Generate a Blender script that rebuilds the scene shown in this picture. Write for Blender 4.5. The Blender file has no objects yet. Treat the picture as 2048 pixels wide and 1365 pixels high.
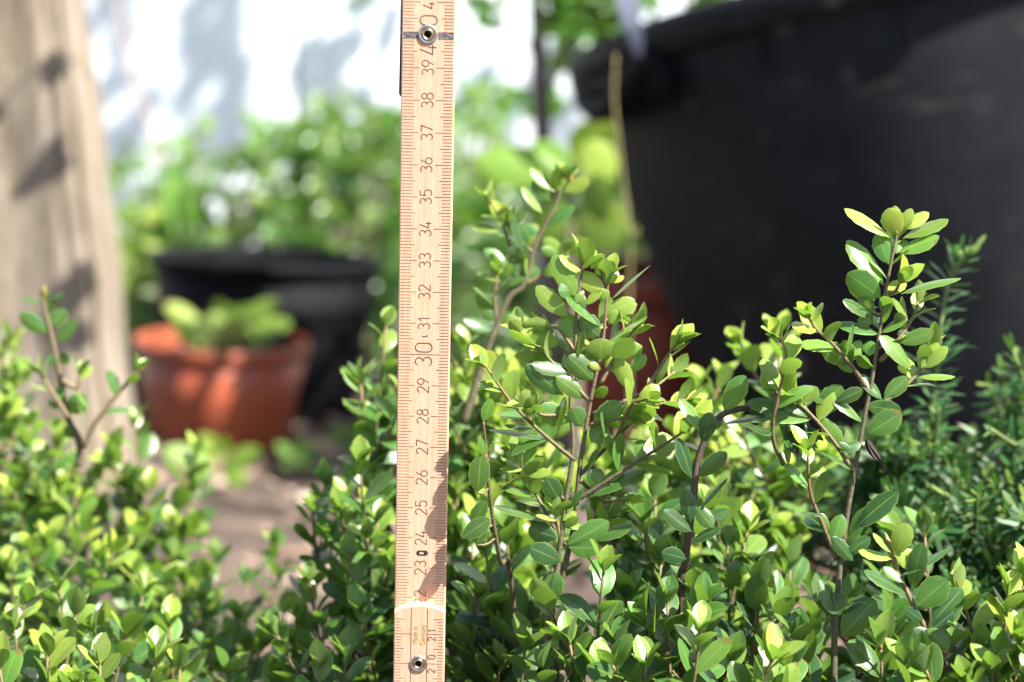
import bpy, math, random
import numpy as np
from mathutils import Vector, Matrix

scene = bpy.context.scene
COL = scene.collection
R = math.radians

# ------------------------------------------------------------------ camera
LENS, SENSOR = 55.0, 22.3
F = 2048 * LENS / SENSOR                      # focal length in photo pixels
PITCH = R(10.0)
CAM = Vector((0.0, 0.0, 0.4400))
RIGHT = Vector((1, 0, 0))
FWD = Vector((0, math.cos(PITCH), -math.sin(PITCH)))
UP = Vector((0, math.sin(PITCH), math.cos(PITCH)))
cam_data = bpy.data.cameras.new('camera')
cam = bpy.data.objects.new('camera', cam_data)
COL.objects.link(cam)
cam.location = CAM
cam.rotation_euler = (R(90) - PITCH, 0, 0)
cam_data.lens = LENS
cam_data.sensor_width = SENSOR
cam_data.sensor_fit = 'HORIZONTAL'
cam_data.clip_start = 0.02
cam_data.clip_end = 500
cam_data.dof.use_dof = True
cam_data.dof.focus_distance = 0.800
cam_data.dof.aperture_fstop = 5.6
scene.camera = cam

# ------------------------------------------------------------------ light
SUN_EL, SUN_AZ = R(50), R(60)                 # azimuth: towards the camera's right, from behind
S = Vector((math.sin(SUN_AZ) * math.cos(SUN_EL), -math.cos(SUN_AZ) * math.cos(SUN_EL), math.sin(SUN_EL)))
sun_data = bpy.data.lights.new('sun', 'SUN')
sun_data.energy = 5.0
sun_data.angle = R(0.53)
sun_data.color = (1.0, 0.965, 0.91)
sun = bpy.data.objects.new('sun', sun_data)
COL.objects.link(sun)
sun.rotation_euler = (-S).to_track_quat('-Z', 'Y').to_euler()
sun.location = S * 20

world = bpy.data.worlds.new('World')
scene.world = world
world.use_nodes = True
wn = world.node_tree
bg = wn.nodes['Background']
sky = wn.nodes.new('ShaderNodeTexSky')
sky.sky_type = 'NISHITA'
sky.sun_disc = False
sky.sun_elevation = SUN_EL
sky.sun_rotation = R(180) - SUN_AZ
sky.air_density = 1.0
sky.dust_density = 1.5
wn.links.new(sky.outputs[0], bg.inputs[0])
bg.inputs[1].default_value = 0.075

vs = scene.view_settings
scene.display_settings.display_device = 'sRGB'
vs.view_transform = 'Standard'
vs.look = 'None'
vs.gamma = 1
vs.use_curve_mapping = False
vs.exposure = 1.85

scene.render.engine = 'CYCLES'
scene.cycles.use_denoising = True
scene.cycles.max_bounces = 8
scene.cycles.transmission_bounces = 6
scene.cycles.caustics_reflective = False
scene.cycles.caustics_refractive = False


# ------------------------------------------------------------------ helpers
def P(px, py, d):
    """photo pixel and depth along the optical axis -> a point of the place"""
    return CAM + d * (FWD + RIGHT * ((px - 1024) / F) + UP * ((682.5 - py) / F))


def link(o, parent=None):
    COL.objects.link(o)
    if parent is not None:
        o.parent = parent
    return o


def tag(o, label=None, cat=None, group=None, kind=None):
    if label: o['label'] = label
    if cat: o['category'] = cat
    if group: o['group'] = group
    if kind: o['kind'] = kind
    return o


def empty(name, loc, label=None, cat=None, group=None):
    o = bpy.data.objects.new(name, None)
    o.empty_display_size = 0.02
    o.location = loc
    link(o)
    return tag(o, label, cat, group)


def mesh_obj(name, V, faces, mat, parent=None, smooth=True, origin=None, uv=None, col=None):
    """V: (n,3) world coordinates; origin: the world position the mesh is stored relative to"""
    V = np.asarray(V, dtype=np.float32).reshape(-1, 3)
    if origin is not None:
        V = V - np.asarray(origin, dtype=np.float32)
    me = bpy.data.meshes.new(name)
    if isinstance(faces, np.ndarray):
        n, k = faces.shape
        me.vertices.add(len(V))
        me.vertices.foreach_set('co', V.ravel())
        me.loops.add(n * k)
        me.loops.foreach_set('vertex_index', faces.astype(np.int32).ravel())
        me.polygons.add(n)
        me.polygons.foreach_set('loop_start', np.arange(0, n * k, k, dtype=np.int32))
        me.update(calc_edges=True)
        loops = faces.ravel()
    else:
        me.from_pydata([tuple(v) for v in V], [], faces)
        me.update()
        loops = np.array([i for f in faces for i in f])
    if uv is not None:
        ul = me.uv_layers.new(name='UVMap')
        ul.data.foreach_set('uv', np.asarray(uv, dtype=np.float32)[loops].ravel())
    if col is not None:
        at = me.color_attributes.new('tone', 'FLOAT_COLOR', 'POINT')
        c4 = np.ones((len(V), 4), dtype=np.float32)
        c4[:, :3] = col
        at.data.foreach_set('color', c4.ravel())
    if smooth:
        me.polygons.foreach_set('use_smooth', np.ones(len(me.polygons), dtype=bool))
    me.validate()
    me.materials.append(mat)
    o = bpy.data.objects.new(name, me)
    return link(o, parent)


def add_bevel(o, w, seg=2):
    m = o.modifiers.new('bevel', 'BEVEL')
    m.width = w
    m.segments = seg
    m.limit_method = 'ANGLE'
    return o


# ------------------------------------------------------------------ materials
def new_mat(name):
    m = bpy.data.materials.new(name)
    m.use_nodes = True
    nt = m.node_tree
    return m, nt, nt.nodes['Principled BSDF'], nt.nodes['Material Output']


def N(nt, t, **kw):
    n = nt.nodes.new(t)
    for k, v in kw.items():
        setattr(n, k, v)
    return n


def ramp(nt, fac, stops):
    r = nt.nodes.new('ShaderNodeValToRGB')
    el = r.color_ramp.elements
    while len(el) < len(stops):
        el.new(0.5)
    for e, (p, c) in zip(el, stops):
        e.position = p
        e.color = (*c, 1)
    nt.links.new(fac, r.inputs[0])
    return r.outputs[0]


def noise(nt, scale, detail=4, vec=None, rough=0.55, dist=0.0):
    n = nt.nodes.new('ShaderNodeTexNoise')
    n.inputs['Scale'].default_value = scale
    n.inputs['Detail'].default_value = detail
    n.inputs['Roughness'].default_value = rough
    n.inputs['Distortion'].default_value = dist
    if vec is not None:
        nt.links.new(vec, n.inputs['Vector'])
    return n.outputs['Fac']


def mixc(nt, fac, a, b, mode='MIX'):
    m = nt.nodes.new('ShaderNodeMix')
    m.data_type = 'RGBA'
    m.blend_type = mode
    m.clamp_factor = True
    for sock, v in ((m.inputs[0], fac), (m.inputs[6], a), (m.inputs[7], b)):
        if isinstance(v, (int, float)):
            sock.default_value = v
        elif isinstance(v, tuple):
            sock.default_value = (*v, 1)
        else:
            nt.links.new(v, sock)
    return m.outputs[2]


def maprange(nt, v, a, b, c=0.0, d=1.0):
    m = nt.nodes.new('ShaderNodeMapRange')
    nt.links.new(v, m.inputs[0])
    for i, x in enumerate((a, b, c, d)):
        m.inputs[1 + i].default_value = x
    return m.outputs[0]


def coords(nt, scale=(1, 1, 1), kind='Object'):
    tc = nt.nodes.new('ShaderNodeTexCoord')
    mp = nt.nodes.new('ShaderNodeMapping')
    mp.inputs['Scale'].default_value = scale
    nt.links.new(tc.outputs[kind], mp.inputs[0])
    return mp.outputs[0]


def bump(nt, h, strength, dist, bsdf):
    b = nt.nodes.new('ShaderNodeBump')
    b.inputs['Strength'].default_value = strength
    b.inputs['Distance'].default_value = dist
    nt.links.new(h, b.inputs['Height'])
    nt.links.new(b.outputs[0], bsdf.inputs['Normal'])


def simple(name, color, rough=0.5, metal=0.0, var=0.25, nscale=30, bstr=0.2, bdist=0.001, spec=0.5):
    m, nt, b, out = new_mat(name)
    v = coords(nt)
    f = noise(nt, nscale, 6, v)
    dark = tuple(c * (1 - var) for c in color)
    lite = tuple(min(1, c * (1 + var)) for c in color)
    nt.links.new(ramp(nt, f, [(0.3, dark), (0.7, lite)]), b.inputs['Base Color'])
    b.inputs['Roughness'].default_value = rough
    b.inputs['Metallic'].default_value = metal
    b.inputs['Specular IOR Level'].default_value = spec
    if bstr:
        bump(nt, noise(nt, nscale * 4, 4, v), bstr, bdist, b)
    return m


def leaf_mat(name, mature, mid, young, trans, rough=0.3, under=None, spec=0.5, tamt=0.32, rib=0.30):
    """'tone' attribute: r = youth, g = random, b = random"""
    m, nt, b, out = new_mat(name)
    at = N(nt, 'ShaderNodeAttribute', attribute_name='tone')
    sep = N(nt, 'ShaderNodeSeparateColor')
    nt.links.new(at.outputs['Color'], sep.inputs[0])
    age, rnd, rnd2 = sep.outputs[0], sep.outputs[1], sep.outputs[2]
    base = ramp(nt, age, [(0.0, mature), (0.5, mid), (1.0, young)])
    hs = N(nt, 'ShaderNodeHueSaturation')
    nt.links.new(maprange(nt, rnd, 0, 1, 0.488, 0.522), hs.inputs['Hue'])
    nt.links.new(maprange(nt, rnd2, 0, 1, 0.7, 1.3), hs.inputs['Value'])
    nt.links.new(base, hs.inputs['Color'])
    c = hs.outputs[0]
    # midrib, margin and mottling
    uvn = N(nt, 'ShaderNodeUVMap', uv_map='UVMap')
    sx = N(nt, 'ShaderNodeSeparateXYZ')
    nt.links.new(uvn.outputs[0], sx.inputs[0])
    ab = N(nt, 'ShaderNodeMath', operation='SUBTRACT')
    nt.links.new(sx.outputs[0], ab.inputs[0]); ab.inputs[1].default_value = 0.5
    aa = N(nt, 'ShaderNodeMath', operation='ABSOLUTE')
    nt.links.new(ab.outputs[0], aa.inputs[0])
    ribf = maprange(nt, aa.outputs[0], 0.008, 0.038, rib, 0.0)
    edge = maprange(nt, aa.outputs[0], 0.455, 0.5, 0.0, 0.5)
    mx = N(nt, 'ShaderNodeMath', operation='MAXIMUM')
    nt.links.new(ribf, mx.inputs[0]); nt.links.new(edge, mx.inputs[1])
    lite = tuple(min(1, y * 1.25 + 0.02) for y in young)
    c = mixc(nt, mx.outputs[0], c, lite)
    v = coords(nt)
    # a few leaves have brown, dried tips or spots
    sick = N(nt, 'ShaderNodeMath', operation='MULTIPLY')
    nt.links.new(maprange(nt, rnd2, 0.80, 0.86, 0, 1), sick.inputs[0])
    spotn = noise(nt, 230, 3, v)
    tipn = N(nt, 'ShaderNodeMath', operation='ADD')
    nt.links.new(maprange(nt, sx.outputs[1], 0.82, 1.0, 0, 0.35), tipn.inputs[0])
    nt.links.new(spotn, tipn.inputs[1])
    nt.links.new(maprange(nt, tipn.outputs[0], 0.68, 0.76, 0, 0.8), sick.inputs[1])
    c = mixc(nt, sick.outputs[0], c, (0.16, 0.085, 0.03))
    mott = noise(nt, 420, 5, v)
    c = mixc(nt, maprange(nt, mott, 0.45, 0.8, 0.0, 0.35), c, mixc(nt, 1.0, c, (0.55, 0.6, 0.5), 'MULTIPLY'))
    if under is None:
        under = tuple(x * 0.6 + 0.05 for x in mid)
    geo = N(nt, 'ShaderNodeNewGeometry')
    cu = mixc(nt, 0.55, c, under)
    cc = mixc(nt, geo.outputs['Backfacing'], c, cu)
    nt.links.new(cc, b.inputs['Base Color'])
    nt.links.new(maprange(nt, geo.outputs['Backfacing'], 0, 1, rough, 0.55), b.inputs['Roughness'])
    b.inputs['Specular IOR Level'].default_value = spec
    bump(nt, noise(nt, 150, 2, v), 0.28, 0.0008, b)
    tr = N(nt, 'ShaderNodeBsdfTranslucent')
    tc = mixc(nt, age, trans, tuple(min(1, t * 1.5) for t in trans))
    nt.links.new(tc, tr.inputs['Color'])
    ms = N(nt, 'ShaderNodeMixShader')
    ms.inputs[0].default_value = tamt
    nt.links.new(b.outputs[0], ms.inputs[1])
    nt.links.new(tr.outputs[0], ms.inputs[2])
    nt.links.new(ms.outputs[0], out.inputs['Surface'])
    return m


def stem_mat(name, old, young, rough=0.6):
    m, nt, b, out = new_mat(name)
    at = N(nt, 'ShaderNodeAttribute', attribute_name='tone')
    sep = N(nt, 'ShaderNodeSeparateColor')
    nt.links.new(at.outputs['Color'], sep.inputs[0])
    v = coords(nt)
    f = noise(nt, 500, 6, v)
    o = ramp(nt, f, [(0.3, tuple(c * 0.6 for c in old)), (0.6, old), (0.75, tuple(c * 1.7 for c in old))])
    c = mixc(nt, sep.outputs[0], o, young)
    nt.links.new(c, b.inputs['Base Color'])
    b.inputs['Roughness'].default_value = rough
    bump(nt, noise(nt, 900, 5, v), 0.5, 0.0006, b)
    return m


M = {}
M['holly_leaf'] = leaf_mat('holly_leaf', (0.012, 0.047, 0.017), (0.074, 0.158, 0.026), (0.29, 0.350, 0.052), (0.20, 0.36, 0.035), 0.36, tamt=0.29)
M['holly_stem'] = stem_mat('holly_stem', (0.085, 0.070, 0.034), (0.155, 0.105, 0.042))
M['holly_dark_stem'] = stem_mat('holly_dark_stem', (0.045, 0.030, 0.020), (0.10, 0.045, 0.03))
M['holly_bud'] = simple('holly_bud', (0.22, 0.15, 0.035), 0.4, var=0.4, nscale=300)
M['withered'] = simple('withered', (0.030, 0.018, 0.012), 0.8, var=0.5, nscale=300)
M['yew_needle'] = leaf_mat('yew_needle', (0.009, 0.040, 0.011), (0.024, 0.085, 0.018), (0.15, 0.20, 0.03), (0.10, 0.26, 0.03), 0.48, tamt=0.18, spec=0.35, rib=0.35)
M['yew_stem'] = stem_mat('yew_stem', (0.10, 0.06, 0.035), (0.12, 0.17, 0.04))
M['bush_leaf'] = leaf_mat('bush_leaf', (0.032, 0.092, 0.018), (0.065, 0.15, 0.022), (0.18, 0.25, 0.035), (0.18, 0.36, 0.03), 0.27)
M['dark_leaf'] = leaf_mat('dark_leaf', (0.022, 0.060, 0.016), (0.045, 0.105, 0.022), (0.12, 0.18, 0.03), (0.14, 0.30, 0.03), 0.3)
M['lime_leaf'] = leaf_mat('lime_leaf', (0.07, 0.14, 0.02), (0.13, 0.21, 0.03), (0.26, 0.33, 0.05), (0.25, 0.40, 0.04), 0.5, spec=0.3)
M['pale_leaf'] = leaf_mat('pale_leaf', (0.05, 0.13, 0.025), (0.11, 0.215, 0.04), (0.21, 0.31, 0.08), (0.22, 0.42, 0.06), 0.5, spec=0.3)
M['yellow_leaf'] = leaf_mat('yellow_leaf', (0.42, 0.24, 0.02), (0.5, 0.3, 0.03), (0.6, 0.4, 0.05), (0.6, 0.35, 0.03), 0.5)
M['bark'] = stem_mat('bark', (0.17, 0.125, 0.11), (0.12, 0.13, 0.04))
M['cane'] = stem_mat('cane', (0.40, 0.28, 0.22), (0.35, 0.25, 0.18))
M['straw'] = simple('straw', (0.36, 0.30, 0.12), 0.6, var=0.25, nscale=120)
M['terracotta'] = simple('terracotta', (0.285, 0.066, 0.028), 0.5, var=0.34, nscale=26, bstr=0.2)
M['terracotta_dull'] = simple('terracotta_dull', (0.30, 0.060, 0.036), 0.6, var=0.2, nscale=40, bstr=0.1)
M['black_plastic'] = simple('black_plastic', (0.0045, 0.0045, 0.006), 0.65, var=0.3, nscale=30, bstr=0.1, spec=0.10)
M['white_plastic'] = simple('white_plastic', (0.08, 0.08, 0.10), 0.8, var=0.05, nscale=30, bstr=0.0)
M['grey_plastic'] = simple('grey_plastic', (0.065, 0.075, 0.11), 0.7, var=0.12, nscale=30, bstr=0.05)
M['potting_soil'] = simple('potting_soil', (0.045, 0.030, 0.020), 0.95, var=0.6, nscale=160, bstr=0.8, bdist=0.004)
M['steel'] = simple('steel', (0.62, 0.62, 0.62), 0.28, metal=1.0, var=0.15, nscale=600, bstr=0.15, bdist=0.0003)
M['brass'] = simple('brass', (0.72, 0.56, 0.34), 0.25, metal=1.0, var=0.25, nscale=600, bstr=0.15, bdist=0.0003)
M['shade_and_print_black'] = simple('shade_and_print_black', (0.018, 0.018, 0.030), 0.5, var=0.4, nscale=900, bstr=0.3, bdist=0.0003)  # near black of the printed mark and of the shade on the rear lath
M['ink'] = simple('ink', (0.085, 0.045, 0.035), 0.6, var=0.35, nscale=2500, bstr=0)
M['ink_worn'] = simple('ink_worn', (0.19, 0.085, 0.055), 0.6, var=0.45, nscale=1800, bstr=0)
M['ink_green'] = simple('ink_green', (0.33, 0.30, 0.055), 0.6, var=0.3, nscale=2500, bstr=0)
M['end_grain'] = simple('end_grain', (0.66, 0.47, 0.35), 0.65, var=0.12, nscale=900, bstr=0.2, bdist=0.0002)


def wood_rule():
    m, nt, b, out = new_mat('beech_wood')
    v = coords(nt, (1, 0.05, 1))
    f1 = noise(nt, 1100, 5, v)
    base = ramp(nt, f1, [(0.25, (0.545, 0.31, 0.195)), (0.55, (0.645, 0.385, 0.255)), (0.8, (0.70, 0.455, 0.32))])
    v2 = coords(nt, (1, 0.045, 1))
    f2 = noise(nt, 1500, 2, v2, 0.4)
    c = mixc(nt, maprange(nt, f2, 0.66, 0.74, 0, 0.55), base, (0.46, 0.20, 0.11))
    v3 = coords(nt, (1, 0.3, 1))
    f3 = noise(nt, 70, 4, v3)
    c = mixc(nt, maprange(nt, f3, 0.4, 0.75, 0, 0.22), c, (0.60, 0.37, 0.235))
    grime = noise(nt, 160, 6, coords(nt, (1, 0.5, 1)), 0.7)
    c = mixc(nt, maprange(nt, grime, 0.56, 0.74, 0, 0.3), c, (0.36, 0.235, 0.15))
    nt.links.new(c, b.inputs['Base Color'])
    b.inputs['Roughness'].default_value = 0.42
    bump(nt, f1, 0.15, 0.0003, b)
    return m


M['beech'] = wood_rule()


def band_mat():
    m, nt, b, out = new_mat('worn_black_paint')
    f = noise(nt, 1300, 6, coords(nt, (0.5, 1, 1)))
    nt.links.new(ramp(nt, f, [(0.42, (0.05, 0.048, 0.055)), (0.6, (0.20, 0.17, 0.16)), (0.75, (0.5, 0.38, 0.27))]), b.inputs['Base Color'])
    b.inputs['Roughness'].default_value = 0.5
    return m


M['band'] = band_mat()


def post_mat():
    m, nt, b, out = new_mat('weathered_wood')
    v = coords(nt, (1, 1, 0.06))
    f = noise(nt, 90, 6, v, 0.6, 0.6)
    c = ramp(nt, f, [(0.30, (0.045, 0.034, 0.024)), (0.5, (0.165, 0.132, 0.098)), (0.75, (0.26, 0.22, 0.175))])
    f2 = noise(nt, 9, 4, coords(nt, (1, 1, 0.25)))
    c = mixc(nt, maprange(nt, f2, 0.4, 0.7, 0, 0.5), c, (0.235, 0.18, 0.105))
    nt.links.new(c, b.inputs['Base Color'])
    b.inputs['Roughness'].default_value = 0.8
    bump(nt, f, 0.6, 0.003, b)
    return m


M['post'] = post_mat()


def tub_mat():
    m, nt, b, out = new_mat('dusty_black_plastic')
    v = coords(nt)
    f = noise(nt, 14, 8, v, 0.7)
    c = ramp(nt, f, [(0.35, (0.0085, 0.0097, 0.0118)), (0.6, (0.0155, 0.0172, 0.0202)), (0.8, (0.045, 0.046, 0.048))])
    sp = N(nt, 'ShaderNodeTexVoronoi')
    sp.inputs['Scale'].default_value = 26
    nt.links.new(v, sp.inputs['Vector'])
    spot = maprange(nt, sp.outputs['Distance'], 0.08, 0.24, 0.8, 0.0)
    sel = N(nt, 'ShaderNodeMath', operation='MULTIPLY')
    nt.links.new(spot, sel.inputs[0])
    nt.links.new(maprange(nt, noise(nt, 11, 2, v), 0.46, 0.56, 0, 1), sel.inputs[1])
    c = mixc(nt, sel.outputs[0], c, (0.17, 0.14, 0.12))
    scuff = noise(nt, 16, 5, coords(nt, (1, 1, 5)), 0.6, 0.8)
    c = mixc(nt, maprange(nt, scuff, 0.60, 0.72, 0, 0.5), c, (0.075, 0.068, 0.062))
    nt.links.new(c, b.inputs['Base Color'])
    nt.links.new(maprange(nt, f, 0.3, 0.8, 0.5, 0.75), b.inputs['Roughness'])
    b.inputs['Specular IOR Level'].default_value = 0.12
    bump(nt, noise(nt, 60, 6, v), 0.25, 0.002, b)
    return m


M['tub'] = tub_mat()


def wall_mat():
    m, nt, b, out = new_mat('white_paint')
    v = coords(nt)
    f = noise(nt, 3, 6, v)
    nt.links.new(ramp(nt, f, [(0.3, (0.78, 0.85, 0.88)), (0.7, (0.83, 0.88, 0.90))]), b.inputs['Base Color'])
    b.inputs['Roughness'].default_value = 0.6
    bump(nt, noise(nt, 120, 4, v), 0.2, 0.001, b)
    return m


M['wall'] = wall_mat()


def ground_mat():
    m, nt, b, out = new_mat('soil')
    v = coords(nt)
    f = noise(nt, 26, 8, v, 0.65)
    c = ramp(nt, f, [(0.3, (0.035, 0.024, 0.018)), (0.5, (0.115, 0.078, 0.056)), (0.72, (0.26, 0.18, 0.135))])
    f2 = noise(nt, 240, 4, v)
    c = mixc(nt, maprange(nt, f2, 0.35, 0.7, 0, 0.5), c, (0.12, 0.08, 0.055))
    nt.links.new(c, b.inputs['Base Color'])
    b.inputs['Roughness'].default_value = 0.95
    bump(nt, noise(nt, 70, 8, v, 0.7), 0.9, 0.02, b)
    return m


M['soil'] = ground_mat()


def chip_mat():
    m, nt, b, out = new_mat('bark_chip')
    at = N(nt, 'ShaderNodeAttribute', attribute_name='tone')
    sep = N(nt, 'ShaderNodeSeparateColor')
    nt.links.new(at.outputs['Color'], sep.inputs[0])
    c = ramp(nt, sep.outputs[1], [(0.0, (0.13, 0.075, 0.05)), (0.4, (0.24, 0.155, 0.105)), (0.75, (0.40, 0.285, 0.205)), (1.0, (0.55, 0.43, 0.33))])
    f = noise(nt, 160, 5, coords(nt))
    c = mixc(nt, maprange(nt, f, 0.4, 0.7, 0, 0.45), c, (0.15, 0.10, 0.075))
    nt.links.new(c, b.inputs['Base Color'])
    b.inputs['Roughness'].default_value = 0.85
    bump(nt, f, 0.6, 0.002, b)
    return m


M['chip'] = chip_mat()


# ------------------------------------------------------------------ plant collectors
def nz(v):
    return v.normalized() if v.length > 1e-9 else Vector((0, 0, 1))


class Leaves:
    def __init__(self, rows=9, teeth=False):
        self.rows = rows
        self.cols = (-1.0, -0.55, 0.0, 0.55, 1.0)
        self.V, self.UV, self.C = [], [], []
        self.n = 0
        r, c = rows, len(self.cols)
        self.tmpl = np.array([(i * c + j, i * c + j + 1, (i + 1) * c + j + 1, (i + 1) * c + j)
                              for i in range(r - 1) for j in range(c - 1)], dtype=np.int32)
        self.Fs = []
        self.teeth = teeth

    def add(self, base, L, width, length, Nrm, age=0.3, g=0.5, b=0.5, curl=0.35, fold=0.18, cup=0.10, p=1.12, q=0.72, twist=0.0, rng=random):
        L = nz(L)
        Nn = nz(Nrm - L * Nrm.dot(L))
        U = L.cross(Nn)            # so that U x L = N
        rows, cols = self.rows, self.cols
        pts = np.empty((rows, len(cols), 3), dtype=np.float32)
        uv = np.empty((rows, len(cols), 2), dtype=np.float32)
        La, Na, Ua, B = (np.array(x) for x in (L, Nn, U, base))
        ax, az, ang = 0.0, 0.0, curl * 0.35
        vs_ = [0.45 * i / (rows - 1) + 0.55 * 0.5 * (1 - math.cos(math.pi * i / (rows - 1))) for i in range(rows)]
        for i in range(rows):
            v = vs_[i]
            step = v - vs_[i - 1] if i else 0
            w = max(0.03, math.sin(math.pi * min(1, v) ** p) ** q) if 0 < i < rows - 1 else (0.05 if i == 0 else 0.10)
            if v < 0.12:
                w = min(w, 0.06 + v * 1.6)
            if self.teeth and 0.45 < v < 0.97:
                w *= 1 + (0.05 if i % 2 else -0.045)
            a = ang - curl * v
            if i:
                ax += step * math.cos(a)
                az += step * math.sin(a)
            tw = twist * v
            ct, st = math.cos(tw), math.sin(tw)
            for j, u in enumerate(cols):
                lx = u * w * width * 0.5
                lz = az * length + (fold * abs(u) - cup * u * u) * w * width * 0.5
                x2, z2 = lx * ct - (lz - az * length) * st, lx * st + (lz - az * length) * ct + az * length
                pts[i, j] = B + Ua * x2 + La * (ax * length) + Na * z2
                uv[i, j] = (u * 0.5 + 0.5, v)
        self.V.append(pts.reshape(-1, 3))
        self.UV.append(uv.reshape(-1, 2))
        self.C.append(np.tile(np.array([[age, g, b]], dtype=np.float32), (rows * len(cols), 1)))
        self.Fs.append(self.tmpl + self.n)
        self.n += rows * len(cols)

    def build(self, name, mat, parent, origin):
        if not self.V:
            return None
        o = mesh_obj(name, np.concatenate(self.V), np.concatenate(self.Fs), mat, parent, True, origin,
                     np.concatenate(self.UV), np.concatenate(self.C))
        return o


class Stems:
    def __init__(self, sides=8):
        self.k = sides
        self.V, self.Fs, self.C, self.n = [], [], [], 0

    def tube(self, pts, radii, youth):
        k, n = self.k, len(pts)
        ref = Vector((0.31, -0.87, 0.38))
        ring = []
        for i in range(n):
            t = nz(pts[min(n - 1, i + 1)] - pts[max(0, i - 1)])
            a = nz(ref - t * ref.dot(t))
            bb = t.cross(a)
            ring.append([pts[i] + (a * math.cos(2 * math.pi * j / k) + bb * math.sin(2 * math.pi * j / k)) * radii[i] for j in range(k)])
        V = [tuple(v) for r in ring for v in r] + [tuple(pts[0]), tuple(pts[-1])]
        Fs = [(i * k + j, i * k + (j + 1) % k, (i + 1) * k + (j + 1) % k, (i + 1) * k + j) for i in range(n - 1) for j in range(k)]
        e = n * k
        caps = [(e, (j + 1) % k, j, j) for j in range(k)]
        caps2 = [(e + 1, (n - 1) * k + j, (n - 1) * k + (j + 1) % k, (n - 1) * k + (j + 1) % k) for j in range(k)]
        self.V.append(np.array(V, dtype=np.float32))
        self.Fs += [tuple(x + self.n for x in f) for f in Fs]
        self.Fs += [tuple(x + self.n for x in f[:3]) for f in caps]
        self.Fs += [tuple(x + self.n for x in f[:3]) for f in caps2]
        y = [youth[i] for i in range(n) for _ in range(k)] + [youth[0], youth[-1]]
        self.C.append(np.array([[a, 0.5, 0.5] for a in y], dtype=np.float32))
        self.n += len(V)

    def build(self, name, mat, parent, origin):
        if not self.V:
            return None
        return mesh_obj(name, np.concatenate(self.V), self.Fs, mat, parent, True, origin, None, np.concatenate(self.C))


def catmull(ctrl, per=8):
    pts = [ctrl[0] * 2 - ctrl[1]] + list(ctrl) + [ctrl[-1] * 2 - ctrl[-2]]
    out = []
    for i in range(1, len(pts) - 2):
        p0, p1, p2, p3 = pts[i - 1:i + 3]
        for s in range(per):
            t = s / per
            out.append(0.5 * ((2 * p1) + (p2 - p0) * t + (2 * p0 - 5 * p1 + 4 * p2 - p3) * t * t + (3 * p1 - p0 - 3 * p2 + p3) * t ** 3))
    out.append(ctrl[-1])
    return out


def arclen(pts):
    a = [0.0]
    for i in range(1, len(pts)):
        a.append(a[-1] + (pts[i] - pts[i - 1]).length)
    return a


def at_arc(pts, arc, s):
    s = max(0, min(arc[-1], s))
    for i in range(1, len(pts)):
        if arc[i] >= s:
            f = (s - arc[i - 1]) / max(1e-9, arc[i] - arc[i - 1])
            return pts[i - 1].lerp(pts[i], f), nz(pts[i] - pts[i - 1])
    return pts[-1], nz(pts[-1] - pts[-2])


LIGHT = nz(S * 0.6 + Vector((0, -0.25, 0.6)))


def shoot(ls, st, ctrl, rng, r0=0.0011, r1=0.0006, ll=0.0150, wid=0.55, gap=0.0062, start=0.0, age0=0.12, tip=1.0, tiplen=0.022,
          tipleaves=True, ang=64, dense=1.0, woody=0.0):
    """a leafy shoot along a polyline: tube plus alternate leaves, small young ones at the tip"""
    pts = catmull(ctrl, 7)
    arc = arclen(pts)
    T = arc[-1]
    n = len(pts)
    rad = [r0 + (r1 - r0) * (a / T) for a in arc]
    youth = [max(0.0, min(1.0, 1 - (T - a) / 0.05)) * (1 - woody) for a in arc]
    st.tube(pts, rad, youth)
    s = start + rng.uniform(0, gap)
    phi = rng.uniform(0, 6.28)
    while s < T - 0.0015:
        p, t = at_arc(pts, arc, s)
        d = T - s
        a1 = nz(t.cross(Vector((0.2, 0.9, 0.1))))
        a2 = t.cross(a1)
        rad_dir = a1 * math.cos(phi) + a2 * math.sin(phi)
        k = min(1.0, d / 0.030)
        an = R(ang * (0.55 + 0.45 * k) + rng.uniform(-10, 10))
        L = nz(t * math.cos(an) + rad_dir * math.sin(an) + Vector((0, 0, 0.18)) + Vector([rng.uniform(-.12, .12) for _ in range(3)]))
        Nn = t - L * t.dot(L)
        Nn = nz(Nn) * 0.7 + LIGHT * rng.uniform(0.25, 0.9) + Vector([rng.uniform(-.3, .3) for _ in range(3)])
        length = ll * (0.62 + 0.38 * k ** 0.7) * rng.uniform(0.85, 1.18)
        youngness = max(0.0, 1 - d / tiplen) * tip
        age = min(1, age0 + rng.uniform(-0.16, 0.14) + youngness * 0.85)
        ls.add(p, L, length * wid * rng.uniform(0.88, 1.12), length, Nn, max(0, age), rng.random(), rng.random(),
               curl=rng.uniform(-0.1, 0.95), fold=rng.uniform(0.05, 0.40), cup=rng.uniform(0.1, 0.35), twist=rng.uniform(-.35, .35),
               q=rng.uniform(0.44, 0.60), p=rng.uniform(1.15, 1.45))
        s += gap * rng.uniform(0.75, 1.25) * (0.45 + 0.55 * k) / dense
        phi += 2.4 + rng.uniform(-0.35, 0.35)
    if tipleaves:
        p, t = pts[-1], nz(pts[-1] - pts[-2])
        a1 = nz(t.cross(Vector((0.2, 0.9, 0.1))))
        a2 = t.cross(a1)
        for i in range(4):
            phi += 2.0
            an = R(rng.uniform(14, 45))
            L = nz(t * math.cos(an) + (a1 * math.cos(phi) + a2 * math.sin(phi)) * math.sin(an))
            length = ll * rng.uniform(0.45, 0.78)
            ls.add(p, L, length * 0.56, length, nz(t - L * t.dot(L)) + LIGHT * 0.35, min(1, 0.62 * tip + age0 + rng.uniform(0, 0.3)), rng.random(), rng.random(),
                   curl=rng.uniform(-0.2, 0.4), fold=0.4, cup=0.1)
    return pts, arc


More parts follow.
